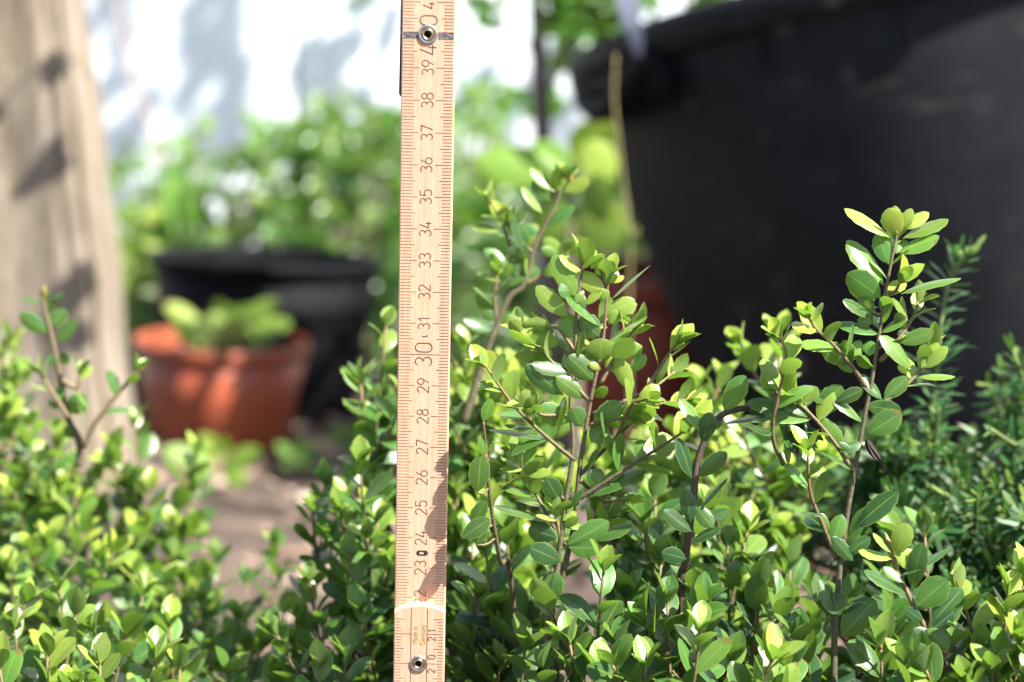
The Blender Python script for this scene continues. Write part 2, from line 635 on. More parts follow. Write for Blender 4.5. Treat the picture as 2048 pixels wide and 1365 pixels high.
def side_shoots(ls, st, pts, arc, rng, n, lo, hi, length=(0.025, 0.05), **kw):
    for i in range(n):
        s = arc[-1] - rng.uniform(lo, hi)
        if s < 0.004:
            continue
        p, t = at_arc(pts, arc, s)
        a = rng.uniform(0, 6.28)
        d0 = nz(t * 0.6 + Vector((math.cos(a), math.sin(a), 0.35)) * 0.8)
        d1 = nz(d0 + Vector((0, 0, 0.7)))
        l = min(rng.uniform(*length), (arc[-1] - s) * 0.95 + 0.004)
        shoot(ls, st, [p, p + d0 * l * 0.5, p + d0 * l * 0.55 + d1 * l * 0.45], rng, r0=0.0007, r1=0.0005, **kw)


def flat_leaf(ls, b, t, w, d, age, rng, up=0.5, ddz=None, curl=None, fold=None, under=False, grow=1.0):
    """a leaf given by the photo position of its base and tip and its visible width (px)"""
    if ddz is None:
        ddz = rng.uniform(-0.004, 0.002)
    p0 = P(b[0], b[1], d)
    p1 = P(t[0], t[1], d + ddz)
    L = p1 - p0
    length = L.length
    wv = w / F * d
    length *= grow
    wv *= grow * 1.12
    real = max(wv, 0.46 * length)
    ratio = min(1.0, wv / real)
    tocam = nz(CAM - p0)
    Ln = nz(L)
    c = nz(tocam - Ln * tocam.dot(Ln))
    side = Ln.cross(c)
    if side.z < 0:
        side = -side
    a = math.acos(ratio)
    Nn = c * math.cos(a) + side * math.sin(a)
    if under:
        Nn = -Nn
    ls.add(p0, L, real, length * 1.03, Nn, age, rng.random(), rng.random(), curl=rng.uniform(0, 0.5) if curl is None else curl,
           fold=rng.uniform(0.08, 0.32) if fold is None else fold, cup=0.34, twist=rng.uniform(-.25, .25), q=0.56, p=1.22)


def tip_cluster(ls, p, t, rng, ll, age, n=5):
    t = nz(t)
    a1 = nz(t.cross(Vector((0.2, 0.9, 0.1))))
    a2 = t.cross(a1)
    phi = rng.uniform(0, 6.28)
    for i in range(n):
        phi += 2.4
        an = R(rng.uniform(16, 52))
        L = nz(t * math.cos(an) + (a1 * math.cos(phi) + a2 * math.sin(phi)) * math.sin(an))
        l = ll * rng.uniform(0.55, 1.0)
        ls.add(p - t * rng.uniform(0, .003), L, l * 0.56, l, nz(t - L * t.dot(L)) + LIGHT * 0.35, min(1, age + rng.uniform(-.15, .15)), rng.random(), rng.random(),
               curl=rng.uniform(-0.1, 0.5), fold=0.35, cup=0.12, q=.62, p=1.2)


BUDS = []


def bud(st_list, p, t, r, l):
    st_list.append((p, t, r, l))


def build_buds(buds, parent, origin, mat):
    if not buds:
        return
    V, Fc = [], []
    for p, t, r, l in buds:
        a1 = nz(t.cross(Vector((0.3, 0.9, 0.2))))
        a2 = t.cross(a1)
        b = len(V)
        prof = [(0, 0.5), (0.25, 1), (0.55, 0.85), (0.85, 0.4), (1, 0.05)]
        for z, rr in prof:
            for j in range(7):
                V.append(p + t * z * l + (a1 * math.cos(j * 0.8976) + a2 * math.sin(j * 0.8976)) * rr * r)
        for i in range(4):
            for j in range(7):
                Fc.append((b + i * 7 + j, b + i * 7 + (j + 1) % 7, b + (i + 1) * 7 + (j + 1) % 7, b + (i + 1) * 7 + j))
    mesh_obj('leaf_bud', [tuple(v) for v in V], Fc, mat, parent, True, origin)


# ------------------------------------------------------------------ the setting: ground
def build_ground():
    nx, ny = 150, 190
    xs = np.linspace(-1.9, 1.9, nx)
    ys = np.linspace(-0.4, 3.4, ny)
    rs = np.random.RandomState(3)
    X, Y = np.meshgrid(xs, ys)
    Z = np.zeros_like(X)
    for k in range(60):
        fx, fy = rs.normal(0, 22, 2)
        Z += 0.0022 * np.sin(fx * X + fy * Y + rs.uniform(0, 6.28)) / (1 + 0.03 * math.hypot(fx, fy))
    fade = np.clip(np.minimum.reduce([X + 1.9, 1.9 - X, Y + 0.4, 3.4 - Y]) / 0.3, 0, 1)
    Z = Z * fade
    V = np.stack([X, Y, Z], -1).reshape(-1, 3)
    i, j = np.meshgrid(np.arange(ny - 1), np.arange(nx - 1), indexing='ij')
    a = (i * nx + j).ravel()
    Fq = [tuple(q) for q in np.stack([a, a + 1, a + nx + 1, a + nx], 1)]
    n = len(V)
    # far skirt out to the horizon
    B = 200.0
    outer = [(-B, -B, 0), (B, -B, 0), (B, B, 0), (-B, B, 0)]
    c = [0, nx - 1, n - 1, n - nx]
    V = np.concatenate([V, np.array(outer)])
    bot = list(range(0, nx)); top = list(range(n - nx, n)); lft = list(range(0, n, nx)); rgt = list(range(nx - 1, n, nx))
    Fq += [tuple([n, n + 1] + bot[::-1]), tuple([n + 1, n + 2] + rgt[::-1]), tuple([n + 2, n + 3] + top), tuple([n + 3, n] + lft)]
    o = mesh_obj('ground', V, Fq, M['soil'], None, True)
    tag(o, 'bare brown garden soil with bark mulch', None, None, 'structure')


build_ground()


def build_mulch():
    rng = random.Random(11)
    V, Fc, C = [], [], []
    for k in range(3000):
        x, y = rng.uniform(-0.75, 0.75), rng.uniform(0.9, 2.75)
        big = 2.0 if k % 7 == 0 else 1.0
        l, w, h = big * rng.uniform(0.008, 0.03), big * rng.uniform(0.004, 0.014), big * rng.uniform(0.0015, 0.004)
        rz, rx, ry = rng.uniform(0, 6.28), rng.uniform(-.5, .5), rng.uniform(-.5, .5)
        mt = Matrix.Translation((x, y, rng.uniform(0.002, 0.008))) @ Matrix.Rotation(rz, 4, 'Z') @ Matrix.Rotation(rx, 4, 'X') @ Matrix.Rotation(ry, 4, 'Y')
        b = len(V)
        ring = []
        for a in range(6):
            t = a / 6 * 6.283 + rng.uniform(-.3, .3)
            ring.append((math.cos(t) * l * rng.uniform(.7, 1.1) * .5, math.sin(t) * w * rng.uniform(.7, 1.1) * .5))
        for z in (-h / 2, h / 2):
            for (u, v) in ring:
                V.append(mt @ Vector((u, v, z)))
        Fc.append(tuple(b + 6 + i for i in range(6)))
        Fc += [(b + i, b + (i + 1) % 6, b + 6 + (i + 1) % 6, b + 6 + i) for i in range(6)]
        C += [(0, rng.random(), rng.random())] * 12
    o = mesh_obj('mulch', [tuple(v) for v in V], Fc, M['chip'], None, False, None, None, np.array(C))
    tag(o, 'pinkish brown bark mulch chips scattered over the soil', 'mulch', None, 'stuff')


build_mulch()


# ------------------------------------------------------------------ folding rule
def build_rule():
    # two marks of the scale as seen in the photo fix the plane; it leans 3 degrees towards the camera
    tilt = math.sin(R(13))
    dep = lambda s: 0.797 - (s - 30.44) / 100 * tilt
    a, b = P(841.2, 1135.8, dep(23)), P(856.3, 135.9, dep(39))
    up = nz(b - a)
    cm = (b - a).length / 16.0
    org = a - up * (23 * cm)
    nrm = nz(-FWD + up * FWD.dot(up))
    nrm = nz(Vector((0, -1, 0)) - up * up.dot(Vector((0, -1, 0))))
    xax = up.cross(nrm)
    mm = cm / 10
    W = 16.3 * mm
    mat = Matrix(((xax.x, up.x, nrm.x, org.x), (xax.y, up.y, nrm.y, org.y), (xax.z, up.z, nrm.z, org.z), (0, 0, 0, 1)))
    root = empty('folding_rule', (0, 0, 0), 'wooden folding rule standing upright among the green shrubs', 'folding rule')
    root.matrix_world = mat
    T = 3.0 * mm
    H = W / 2

    def lath(name, s0, s1, z0, z1, sag0, sag1, rot=0.0, pivot=0.0, mat_=None):
        """rounded-end wooden strip in local coordinates"""
        pts = []
        nseg = 18
        for i in range(nseg + 1):                      # lower end
            u = -1 + 2 * i / nseg
            pts.append((u * H, s0 * cm + sag0 * mm * (abs(u) ** 2.2)))
        for i in range(nseg + 1):                      # upper end
            u = 1 - 2 * i / nseg
            pts.append((u * H, s1 * cm - sag1 * mm * (abs(u) ** 2.2)))
        c, s_ = math.cos(rot), math.sin(rot)
        pp = [((x * c - (y - pivot) * s_), (x * s_ + (y - pivot) * c) + pivot) for x, y in pts]
        n = len(pp)
        V = [(x, y, z0) for x, y in pp] + [(x, y, z1) for x, y in pp]
        Fc = [tuple(range(n))[::-1], tuple(range(n, 2 * n))] + [(i, (i + 1) % n, n + (i + 1) % n, n + i) for i in range(n)]
        o = mesh_obj(name, V, Fc, mat_ or M['beech'], root, False)
        add_bevel(o, 0.35 * mm, 2)
        return o

    upper = lath('upper_lath', 18.2, 41.95, -T, 0, 2.6, 2.6)
    lower = lath('lower_lath', 0.0, 21.87, 0.02 * mm, T, 0.5, 2.4)
    rear = lath('rear_lath', 38.6, 60.0, -2 * T - 0.3 * mm, -T - 0.3 * mm, 2.6, 0.5, R(-1.6), 40 * cm)
    lower['label'] = 'lower wooden strip overlapping in front with rounded pale end'
    upper['label'] = 'upper wooden strip carrying the numbers 22 to 41'
    # dark strip added as the shade on the rear wooden lath's left edge
    hp = []
    for i in range(9):
        a_ = math.pi + i / 8 * math.pi / 2
        hp.append((-H - 0.85 * mm + 1.0 * mm + 1.0 * mm * math.cos(a_), 38.05 * cm + 1.4 * mm + 1.4 * mm * math.sin(a_)))
    hp = [(-H + 3 * mm, 38.05 * cm), (-H + 3 * mm, 45.5 * cm), (-H - 0.15 * mm, 45.5 * cm)] + hp
    n = len(hp)
    V = [(x, y, -T - 0.3 * mm) for x, y in hp] + [(x, y, -T - 0.02 * mm) for x, y in hp]
    # the strip is as deep as the rear lath whose shade it stands for
    V = [(x, y, -2.4 * T) for x, y in hp] + [(x, y, -T - 0.02 * mm) for x, y in hp]
    mesh_obj('rear_lath_shade', V, [tuple(range(n)), tuple(range(n, 2 * n))[::-1]] + [(i, n + i, n + (i + 1) % n, (i + 1) % n) for i in range(n)], M['shade_and_print_black'], root, False)

    # ---- printing
    def arc(cx, cy, rx, ry, a0, a1, k=14):
        return [(cx + rx * math.cos(R(a0 + (a1 - a0) * i / k)), cy + ry * math.sin(R(a0 + (a1 - a0) * i / k))) for i in range(k + 1)]

    G = {
        '0': ([arc(.27, .73, .27, .27, 0, 180) + arc(.27, .27, .27, .27, 180, 360) + [(.54, .73)]], .54),
        '1': ([[(.02, .74), (.26, 1), (.26, 0)]], .34),
        '2': ([arc(.27, .74, .26, .26, 165, -35) + [(0, 0), (.54, 0)]], .54),
        '3': ([arc(.27, .765, .235, .235, 150, -90, 12) + arc(.27, .27, .27, .26, 90, -150, 12)[1:]], .54),
        '4': ([[(.30, 1), (0, .24), (.56, .24)], [(.41, .50), (.41, 0)]], .56),
        '5': ([[(.50, 1), (.08, 1), (.05, .56)] + arc(.26, .33, .28, .33, 128, -145, 14)], .54),
        '6': ([arc(.27, .29, .27, .29, 140, 500, 20) + [(.36, 1)]], .54),
        '7': ([[(0, 1), (.54, 1), (.18, 0)]], .54),
        '8': ([arc(.27, .265, .27, .265, 90, 450, 20), arc(.27, .77, .225, .23, -90, 270, 18)], .54),
        '9': ([[(.54 - x, 1 - y) for x, y in arc(.27, .29, .27, .29, 140, 500, 20) + [(.36, 1)]]], .54),
    }

    def ribbon(V, Fc, pts, th, z):
        n = len(pts)
        closed = math.hypot(pts[0][0] - pts[-1][0], pts[0][1] - pts[-1][1]) < 1e-9
        b0 = len(V)
        for i in range(n):
            p = pts[i]
            q0 = pts[i - 1] if i else (pts[-2] if closed else None)
            q1 = pts[i + 1] if i < n - 1 else (pts[1] if closed else None)
            d0 = (p[0] - q0[0], p[1] - q0[1]) if q0 else None
            d1 = (q1[0] - p[0], q1[1] - p[1]) if q1 else None
            d0 = d0 or d1
            d1 = d1 or d0
            l0, l1 = math.hypot(*d0) or 1e-9, math.hypot(*d1) or 1e-9
            n0, n1 = (-d0[1] / l0, d0[0] / l0), (-d1[1] / l1, d1[0] / l1)
            m_ = (n0[0] + n1[0], n0[1] + n1[1])
            ml = math.hypot(*m_) or 1e-9
            m_ = (m_[0] / ml, m_[1] / ml)
            k = min(1.8, 1 / max(0.3, m_[0] * n0[0] + m_[1] * n0[1]))
            V.append((p[0] + m_[0] * th * k / 2, p[1] + m_[1] * th * k / 2, z))
            V.append((p[0] - m_[0] * th * k / 2, p[1] - m_[1] * th * k / 2, z))
        for i in range(n - 1):
            Fc.append((b0 + 2 * i, b0 + 2 * i + 1, b0 + 2 * i + 3, b0 + 2 * i + 2))

    def write(V, Fc, text, s, xc, h, th, z, gap=0.16, ext=None):
        """digits turned so that they read upwards along the rule, centred on mark s"""
        ws = [G[c][1] for c in text]
        total = sum(ws) + gap * (len(text) - 1)
        u = -total / 2
        for c, w in zip(text, ws):
            for st_ in G[c][0]:
                pts = [((xc + (0.5 - y) * h * 1.0) * mm, s * cm + (u + x) * h * mm) for x, y in st_]
                ribbon(V, Fc, pts, th * mm, z)
            u += w + gap

    def rect(V, Fc, x0, x1, s, th, z):
        b = len(V)
        y = s * cm
        V += [(x0 * mm, y - th * mm / 2, z), (x1 * mm, y - th * mm / 2, z), (x1 * mm, y + th * mm / 2, z), (x0 * mm, y + th * mm / 2, z)]
        Fc.append((b, b + 1, b + 2, b + 3))

    h = H / mm
    zu = 0.05 * mm
    V, Fc, V2, F2 = [], [], [], []
    rng = random.Random(5)
    for k in range(215, 419):
        s = k / 10
        if k in (399, 400, 401):
            continue
        j = lambda: rng.uniform(-.12, .12)
        l0 = -h + 0.35 + abs(j())
        r0 = h - 0.55 + j()
        if k == 300:
            rect(V, Fc, l0, r0, s, .17, zu)
        elif k % 10 == 0:
            rect(V2, F2, l0, -h + 5.5, s, .17, zu)
            rect(V, Fc, h - 5.6, r0, s, .18, zu)
        elif k % 5 == 0:
            rect(V2, F2, l0, -h + 4.75, s, .16, zu)
            rect(V, Fc, h - 4.2, r0, s, .18, zu)
        else:
            rect(V2, F2, l0, -h + 3.85 + j(), s, .15, zu)
            rect(V, Fc, h - 3.3 + j(), r0, s, .17, zu)
    mesh_obj('scale_marks', V, [f for f in Fc], M['ink'], upper, False)
    mesh_obj('scale_marks', V2, [f for f in F2], M['ink_worn'], upper, False)
    V, Fc = [], []
    for k in range(22, 42):
        if k in (30, 40):
            continue
        write(V, Fc, str(k), k, -0.05, 3.55, .27, zu, gap=0.20)
    for k, hh, off in ((30, 5.2, 2.25), (40, 5.2, 4.45)):
        a_, b_ = str(k)
        write(V, Fc, a_, k - off / 10, -0.05, hh, .32, zu)
        write(V, Fc, b_, k + off / 10, -0.05, hh, .32, zu)
    # small printed dash and fleck
    rect(V, Fc, -0.6, 0.7, 30.58, .30, zu)
    rect(V, Fc, 0.7, 1.1, 30.60, .55, zu)
    mesh_obj('numerals', V, Fc, M['ink'], upper, False)
    V, Fc = [], []
    pill = [(-0.6 + x, y) for x, y in arc(0, 0, .62, .62, 90, 270, 8)] + [(1.4 + x, y) for x, y in arc(0, 0, .62, .62, -90, 90, 8)]
    pill.append(pill[0])
    ribbon(V, Fc, [(x * mm, 23.49 * cm + y * mm) for x, y in pill], .5 * mm, zu)
    b0 = len(V)
    for (x0, x1) in ((-1.0, -0.45), (0.95, 1.75)):
        b = len(V)
        V += [(x0 * mm, 23.49 * cm - .36 * mm, zu), (x1 * mm, 23.49 * cm - .36 * mm, zu), (x1 * mm, 23.49 * cm + .36 * mm, zu), (x0 * mm, 23.49 * cm + .36 * mm, zu)]
        Fc.append((b, b + 1, b + 2, b + 3))
    mesh_obj('printed_mark', V, Fc, M['shade_and_print_black'], upper, False)
    # black band at the 40 joint
    V, Fc = [], []
    for x0, x1 in ((-h + .5, -3.0), (3.0, h - .5)):
        rect(V, Fc, x0, x1, 39.98, 2.25, zu)
    mesh_obj('black_band', V, Fc, M['band'], upper, False)

    # lower strip: printing set about 1 mm low
    zl = T + 0.05 * mm
    dv = -0.13
    V, Fc = [], []
    for k in range(2, 216):
        s = k / 10 + dv
        j = lambda: rng.uniform(-.1, .1)
        if k % 10 == 0:
            if k == 200:
                rect(V, Fc, -h + .3, -3.2, s, .16, zl); rect(V, Fc, 2.75, h - .6, s, .16, zl)
            else:
                rect(V, Fc, -h + .3, -2.75, s, .16, zl); rect(V, Fc, 2.65, h - .6, s, .16, zl)
        elif k % 5 == 0:
            rect(V, Fc, -h + .5, -h + 3.4, s, .16, zl); rect(V, Fc, h - 3.6, h - .5, s, .16, zl)
        else:
            rect(V, Fc, -h + .5 + j(), -h + 2.3, s, .15, zl); rect(V, Fc, h - 2.3, h - .45 + j(), s, .15, zl)
    for xl in (-2.65, 2.52):
        b = len(V)
        y1 = 21.87 * cm - (1.35 * mm)
        V += [((xl - .11) * mm, 0.2 * cm, zl), ((xl + .11) * mm, 0.2 * cm, zl), ((xl + .11) * mm, y1, zl), ((xl - .11) * mm, y1, zl)]
        Fc.append((b, b + 1, b + 2, b + 3))
    mesh_obj('scale_marks', V, Fc, M['ink'], lower, False)
    V, Fc = [], []
    zl2 = zl + 0.03 * mm
    for k in range(1, 22):
        if k == 20:
            write(V, Fc, '2', k + dv - .235, 4.1, 2.3, .22, zl2); write(V, Fc, '0', k + dv + .235, 4.1, 2.3, .22, zl2)
        elif k > 9:
            write(V, Fc, str(k)[0], k + dv - .15, 4.1, 2.3, .22, zl2); write(V, Fc, str(k)[1], k + dv + .12, 4.1, 2.3, .22, zl2)
        else:
            write(V, Fc, str(k), k + dv + .12, 4.1, 2.3, .22, zl2)
    mesh_obj('numerals', V, Fc, M['ink'], lower, False)
    # pale worn end of the lower strip
    V, Fc = [], []
    k = 24
    for i in range(k + 1):
        u = -1 + 2 * i / k
        y = 21.87 * cm - 2.4 * mm * abs(u) ** 2.2
        V += [(u * H * .995, y - 0.30 * mm, T + 0.03 * mm), (u * H * .985, y - (0.95 - 0.35 * u * u) * mm, T + 0.03 * mm)]
        if i:
            b = 2 * i
            Fc.append((b - 2, b - 1, b + 1, b))
    mesh_obj('worn_end', V, Fc, M['end_grain'], lower, False)
    # country of origin print
    cu = bpy.data.curves.new('made_in', 'FONT')
    cu.body = 'Made in\nGermany'
    cu.size = 2.15 * mm
    cu.space_line = 1.0
    cu.align_x = 'CENTER'
    tmp = bpy.data.objects.new('tmp_text', cu)
    me = bpy.data.meshes.new_from_object(tmp)
    bpy.data.objects.remove(tmp)
    me.materials.clear()
    me.materials.append(M['ink_green'])
    o = link(bpy.data.objects.new('origin_print', me), lower)
    o.matrix_local = Matrix.Translation((-0.45 * mm, (20.98 + dv) * cm, zl2)) @ Matrix.Rotation(R(90), 4, 'Z') @ Matrix.Scale(1.18, 4, (0, 1, 0)) @ Matrix.Scale(0.86, 4, (1, 0, 0))

    # rivets
    def lathe(name, prof, s, z, mat_, parent, xo=0.0, k=28):
        V, Fc = [], []
        for r, zz in prof:
            for j in range(k):
                a_ = 2 * math.pi * j / k
                V.append((xo * mm + r * mm * math.cos(a_), s * cm + r * mm * math.sin(a_), z + zz * mm))
        for i in range(len(prof) - 1):
            for j in range(k):
                Fc.append((i * k + j, i * k + (j + 1) % k, (i + 1) * k + (j + 1) % k, (i + 1) * k + j))
        return mesh_obj(name, V, Fc, mat_, parent, True)

    for s, z, par, xo, big in ((20.0 + dv, T, lower, -0.1, 1.0), (40.02, 0.0, upper, -0.25, 1.06)):
        rv = lathe('rivet', [(2.85 * big, 0.06), (2.8 * big, 0.34), (2.5 * big, 0.46), (2.05 * big, 0.40), (1.85 * big, 0.15), (1.84 * big, 0.08)], s, z, M['steel'], par, xo)
        tube = lathe('rivet_tube', [(1.72 * big, 0.08), (1.70 * big, 0.55), (1.50 * big, 0.78), (1.25 * big, 0.72), (1.02 * big, 0.35), (0.92 * big, 0.10)], s, z, M['brass'], rv, xo)
        lathe('rivet_hole', [(0.93 * big, 0.10), (0.5, 0.09), (0.01, 0.09)], s, z, M['black_plastic'], rv, xo)
    return org


RULE_ORG = build_rule()


# ------------------------------------------------------------------ lathe pots
def lathe_mesh(name, prof, mat_, parent, k=64, ribs=None, close=True):
    V, Fc = [], []
    for i, (r, z) in enumerate(prof):
        for j in range(k):
            a = 2 * math.pi * j / k
            V.append((r * math.cos(a), r * math.sin(a), z))
    for i in range(len(prof) - 1):
        for j in range(k):
            Fc.append((i * k + j, i * k + (j + 1) % k, (i + 1) * k + (j + 1) % k, (i + 1) * k + j))
    return mesh_obj(name, V, Fc, mat_, parent, True)


def floor_z(px, d, h):
    """centre point on the ground straight under a photo column at depth d"""
    return None


def ground_at(px, d):
    """point on the ground whose optical-axis depth is d"""
    # depth = dot(p - cam, FWD)
    y = (d - (CAM.z) * math.sin(PITCH)) / math.cos(PITCH)
    return Vector(((px - 1024) / F * d, y, 0.0))


def pot(name, px, d, r_top, r_bot, h, mat_, label, cat, rim=0.010, rim_h=0.012, roll=0.0, lean=0.0, soil=0.02, group=None):
    g = ground_at(px, d)
    root = empty(name, g, label, cat, group)
    root.rotation_euler = (lean, roll, 0)
    t = 0.003
    body = lathe_mesh('body', [(0.001, 0.002), (r_bot - .004, 0.0), (r_bot, 0.004), (r_bot + (r_top - r_bot) * .5, h * .5), (r_top, h - rim_h),
                               (r_top - t, h - rim_h + .001), (r_top - t * 1.5, h - soil - 0.005)], mat_, root)
    lathe_mesh('rim', [(r_top - t, h - rim_h), (r_top + rim * .6, h - rim_h), (r_top + rim, h - rim_h * .7), (r_top + rim, h - .002), (r_top + rim * .8, h), (r_top - t + .001, h),
                       (r_top - t, h - .003), (r_top - t * 1.6, h - soil)], mat_, root)
    # soil surface, gently heaped
    prof = [(r_top - t * 1.7, h - soil), (r_top * .6, h - soil + .003), (r_top * .25, h - soil + .006), (0.001, h - soil + .007)]
    lathe_mesh('potting_soil', prof, M['potting_soil'], root)
    return root


POT_T = pot('terracotta_pot', 440, 2.05, 0.0685, 0.0550, 0.088, M['terracotta'],
            'small terracotta coloured pot with dappled sunlight holding a leafy seedling', 'plant pot', rim=0.0026, rim_h=0.010, roll=R(2.5), soil=0.016, lean=R(-1))
POT_B = pot('black_pot', 522, 2.17, 0.0950, 0.0790, 0.138, M['black_plastic'],
            'squat black plastic pot behind the small terracotta pot', 'plant pot', rim=0.0065, rim_h=0.010, roll=R(2.5), soil=0.05, lean=R(-3.5))
POT_R = pot('terracotta_pot', 1290, 2.02, 0.066, 0.050, 0.150, M['terracotta_dull'],
            'shaded terracotta coloured pot half hidden behind the big black tub', 'plant pot', rim=0.005, rim_h=0.02, soil=0.02)


# ------------------------------------------------------------------ big black tub
def build_tub():
    g = ground_at(2040, 1.86)
    root = empty('black_tub', g, 'big black plastic tub with a thick rim beside the dark yew', 'tub')
    root.rotation_euler = (R(-11), R(-9), 0)
    h = 0.372
    prof = [(0.001, 0.004), (0.165, 0.0), (0.178, 0.006), (0.196, 0.06), (0.215, 0.12), (0.232, 0.18), (0.2475, 0.24), (0.258, 0.30), (0.264, 0.345),
            (0.262, h), (0.257, h), (0.252, 0.30), (0.242, 0.24), (0.235, 0.215)]
    lathe_mesh('body', prof, M['tub'], root, 128)
    lathe_mesh('rim', [(0.2645, h - .026), (0.276, h - .024), (0.280, h - .020), (0.281, h - .004), (0.278, h), (0.262, h + .0015), (0.2585, h - .002)], M['tub'], root, 128)
    lathe_mesh('potting_soil', [(0.236, 0.222), (0.15, 0.228), (0.05, 0.232), (0.001, 0.232)], M['potting_soil'], root, 64)
    # stiffening ribs under the rim
    for k in range(16):
        a = R(k * 22.5 + 9)
        bx = []
        for r0, z in ((0.2615, h - .055), (0.2625, h - .0305)):
            for w in (-.0012, .0012):
                bx.append((r0, w, z))
        bx += [(0.265, -.0012, h - .055), (0.265, .0012, h - .055), (0.274, -.0012, h - .0265), (0.274, .0012, h - .0265)]
        V = [(x * math.cos(a) - y * math.sin(a), x * math.sin(a) + y * math.cos(a), z) for x, y, z in bx]
        mesh_obj('rim_rib', V, [(0, 1, 3, 2), (4, 6, 7, 5), (0, 2, 6, 4), (1, 5, 7, 3), (0, 4, 5, 1), (2, 3, 7, 6)], M['tub'], root, False)
    # moulded carrying handle on the side facing the wall and the pots
    for ang in (R(206), R(26)):
        st = Stems(12)
        ca, sa = math.cos(ang), math.sin(ang)
        tg = Vector((-sa, ca, 0))
        rd = Vector((ca, sa, 0))
        c = []
        for i in range(15):
            t = -1 + 2 * i / 14
            c.append(rd * (0.268 + 0.019 * math.sqrt(max(0, 1 - abs(t) ** 3))) + tg * (0.052 * t) + Vector((0, 0, h - 0.022 - 0.030 * (1 - t * t))))
        st.tube(c, [0.0095] * len(c), [0] * len(c))
        st.build('handle', M['black_plastic'], root, (0, 0, 0))
        # grip bracket plate under the rim
        V = []
        for z, ext in ((h - .026, 0.018), (h - .042, 0.012), (h - .054, 0.002)):
            for i in range(9):
                t = -1 + 2 * i / 8
                V.append(rd * (0.2655 + ext * (1 - abs(t) ** 4) - (h - .03 - z) * 0.06) + tg * (0.060 * t) + Vector((0, 0, z)))
        Fc = [(r * 9 + i, r * 9 + i + 1, r * 9 + i + 10, r * 9 + i + 9) for r in range(2) for i in range(8)]
        o = mesh_obj('handle_bracket', [tuple(v) for v in V], Fc, M['black_plastic'], root, True)
        sm = o.modifiers.new('thick', 'SOLIDIFY')
        sm.thickness = 0.006
    return root


TUB = build_tub()


# ------------------------------------------------------------------ wall
def build_wall():
    y = 2.95
    root = empty('garden_wall', (0, y, 0), 'bright white painted boarded wall behind the garden plants', 'wall')
    xs = [-3.2, -2.55, -1.9, -1.25, -0.252, 0.62, 1.3, 1.95, 2.6, 3.2]
    for a, b in zip(xs[:-1], xs[1:]):
        V = [(a + .0015, 0, 0), (b - .0015, 0, 0), (b - .0015, .03, 0), (a + .0015, .03, 0), (a + .0015, 0, 2.3), (b - .0015, 0, 2.3), (b - .0015, .03, 2.3), (a + .0015, .03, 2.3)]
        o = mesh_obj('panel', V, [(0, 1, 5, 4), (1, 2, 6, 5), (2, 3, 7, 6), (3, 0, 4, 7), (4, 5, 6, 7), (3, 2, 1, 0)], M['wall'], root, False)
        add_bevel(o, .004, 2)
    V = [(-3.2, .034, 0), (3.2, .034, 0), (3.2, .06, 0), (-3.2, .06, 0), (-3.2, .034, 2.3), (3.2, .034, 2.3), (3.2, .06, 2.3), (-3.2, .06, 2.3)]
    mesh_obj('backing_board', V, [(0, 1, 5, 4), (1, 2, 6, 5), (2, 3, 7, 6), (3, 0, 4, 7), (4, 5, 6, 7), (3, 2, 1, 0)], M['post'], root, False)
    V = [(-3.25, -.02, 2.303), (3.25, -.02, 2.303), (3.25, .08, 2.303), (-3.25, .08, 2.303), (-3.25, -.02, 2.33), (3.25, -.02, 2.33), (3.25, .08, 2.33), (-3.25, .08, 2.33)]
    mesh_obj('coping', V, [(0, 1, 5, 4), (1, 2, 6, 5), (2, 3, 7, 6), (3, 0, 4, 7), (4, 5, 6, 7), (3, 2, 1, 0)], M['wall'], root, False)


build_wall()


# ------------------------------------------------------------------ wooden posts
def build_post(top_px, base_px, d, width, label, seed):
    """a leaning squared timber given by its centre line in the photo"""
    rng = random.Random(seed)
    a, b = P(base_px, 900, d), P(top_px, 0, d)
    ax = nz(b - a)
    t0 = -a.z / ax.z - 0.02
    base = a + ax * t0
    lng = 0.62
    root = empty('wooden_post', base, label, 'wooden post')
    fx = nz(Vector((1, 0, 0)) - ax * ax.x)
    fy = ax.cross(fx)
    V, Fc = [], []
    k, rows = 120, 40
    for i in range(rows + 1):
        s = i / rows * lng
        wob = 1.03 - 0.10 * s + 0.02 * math.sin(s * 23 + seed) + 0.02 * math.sin(s * 51 + 2 * seed)
        for j in range(k):
            t = 2 * math.pi * j / k
            ct, st = math.cos(t), math.sin(t)
            e = 0.36                                   # rounded-square section
            x = math.copysign(abs(ct) ** e, ct) * width / 2 * wob
            y = math.copysign(abs(st) ** e, st) * width / 2 * wob
            crk = 0.0022 * max(0, math.sin(t * 9 + seed * 1.7)) ** 6
            if y < 0:
                y += 0.006 * math.exp(-((x + 0.006 + 0.001 * math.sin(s * 19)) / 0.0028) ** 2) + 0.003 * math.exp(-((x - 0.030 + 0.002 * math.sin(s * 13)) / 0.0016) ** 2)
            V.append(fx * (x * (1 - crk / width * 8)) + fy * (y * (1 - crk / width * 8)) + ax * s)
    for i in range(rows):
        for j in range(k):
            Fc.append((i * k + j, i * k + (j + 1) % k, (i + 1) * k + (j + 1) % k, (i + 1) * k + j))
    Fc.append(tuple(range(rows * k, rows * k + k)))
    mesh_obj('timber', [tuple(v) for v in V], Fc, M['post'], root, True)


build_post(18, 118, 1.78, 0.104, 'thick weathered wooden post beside the pots, streaked with leaf shadows', 2)


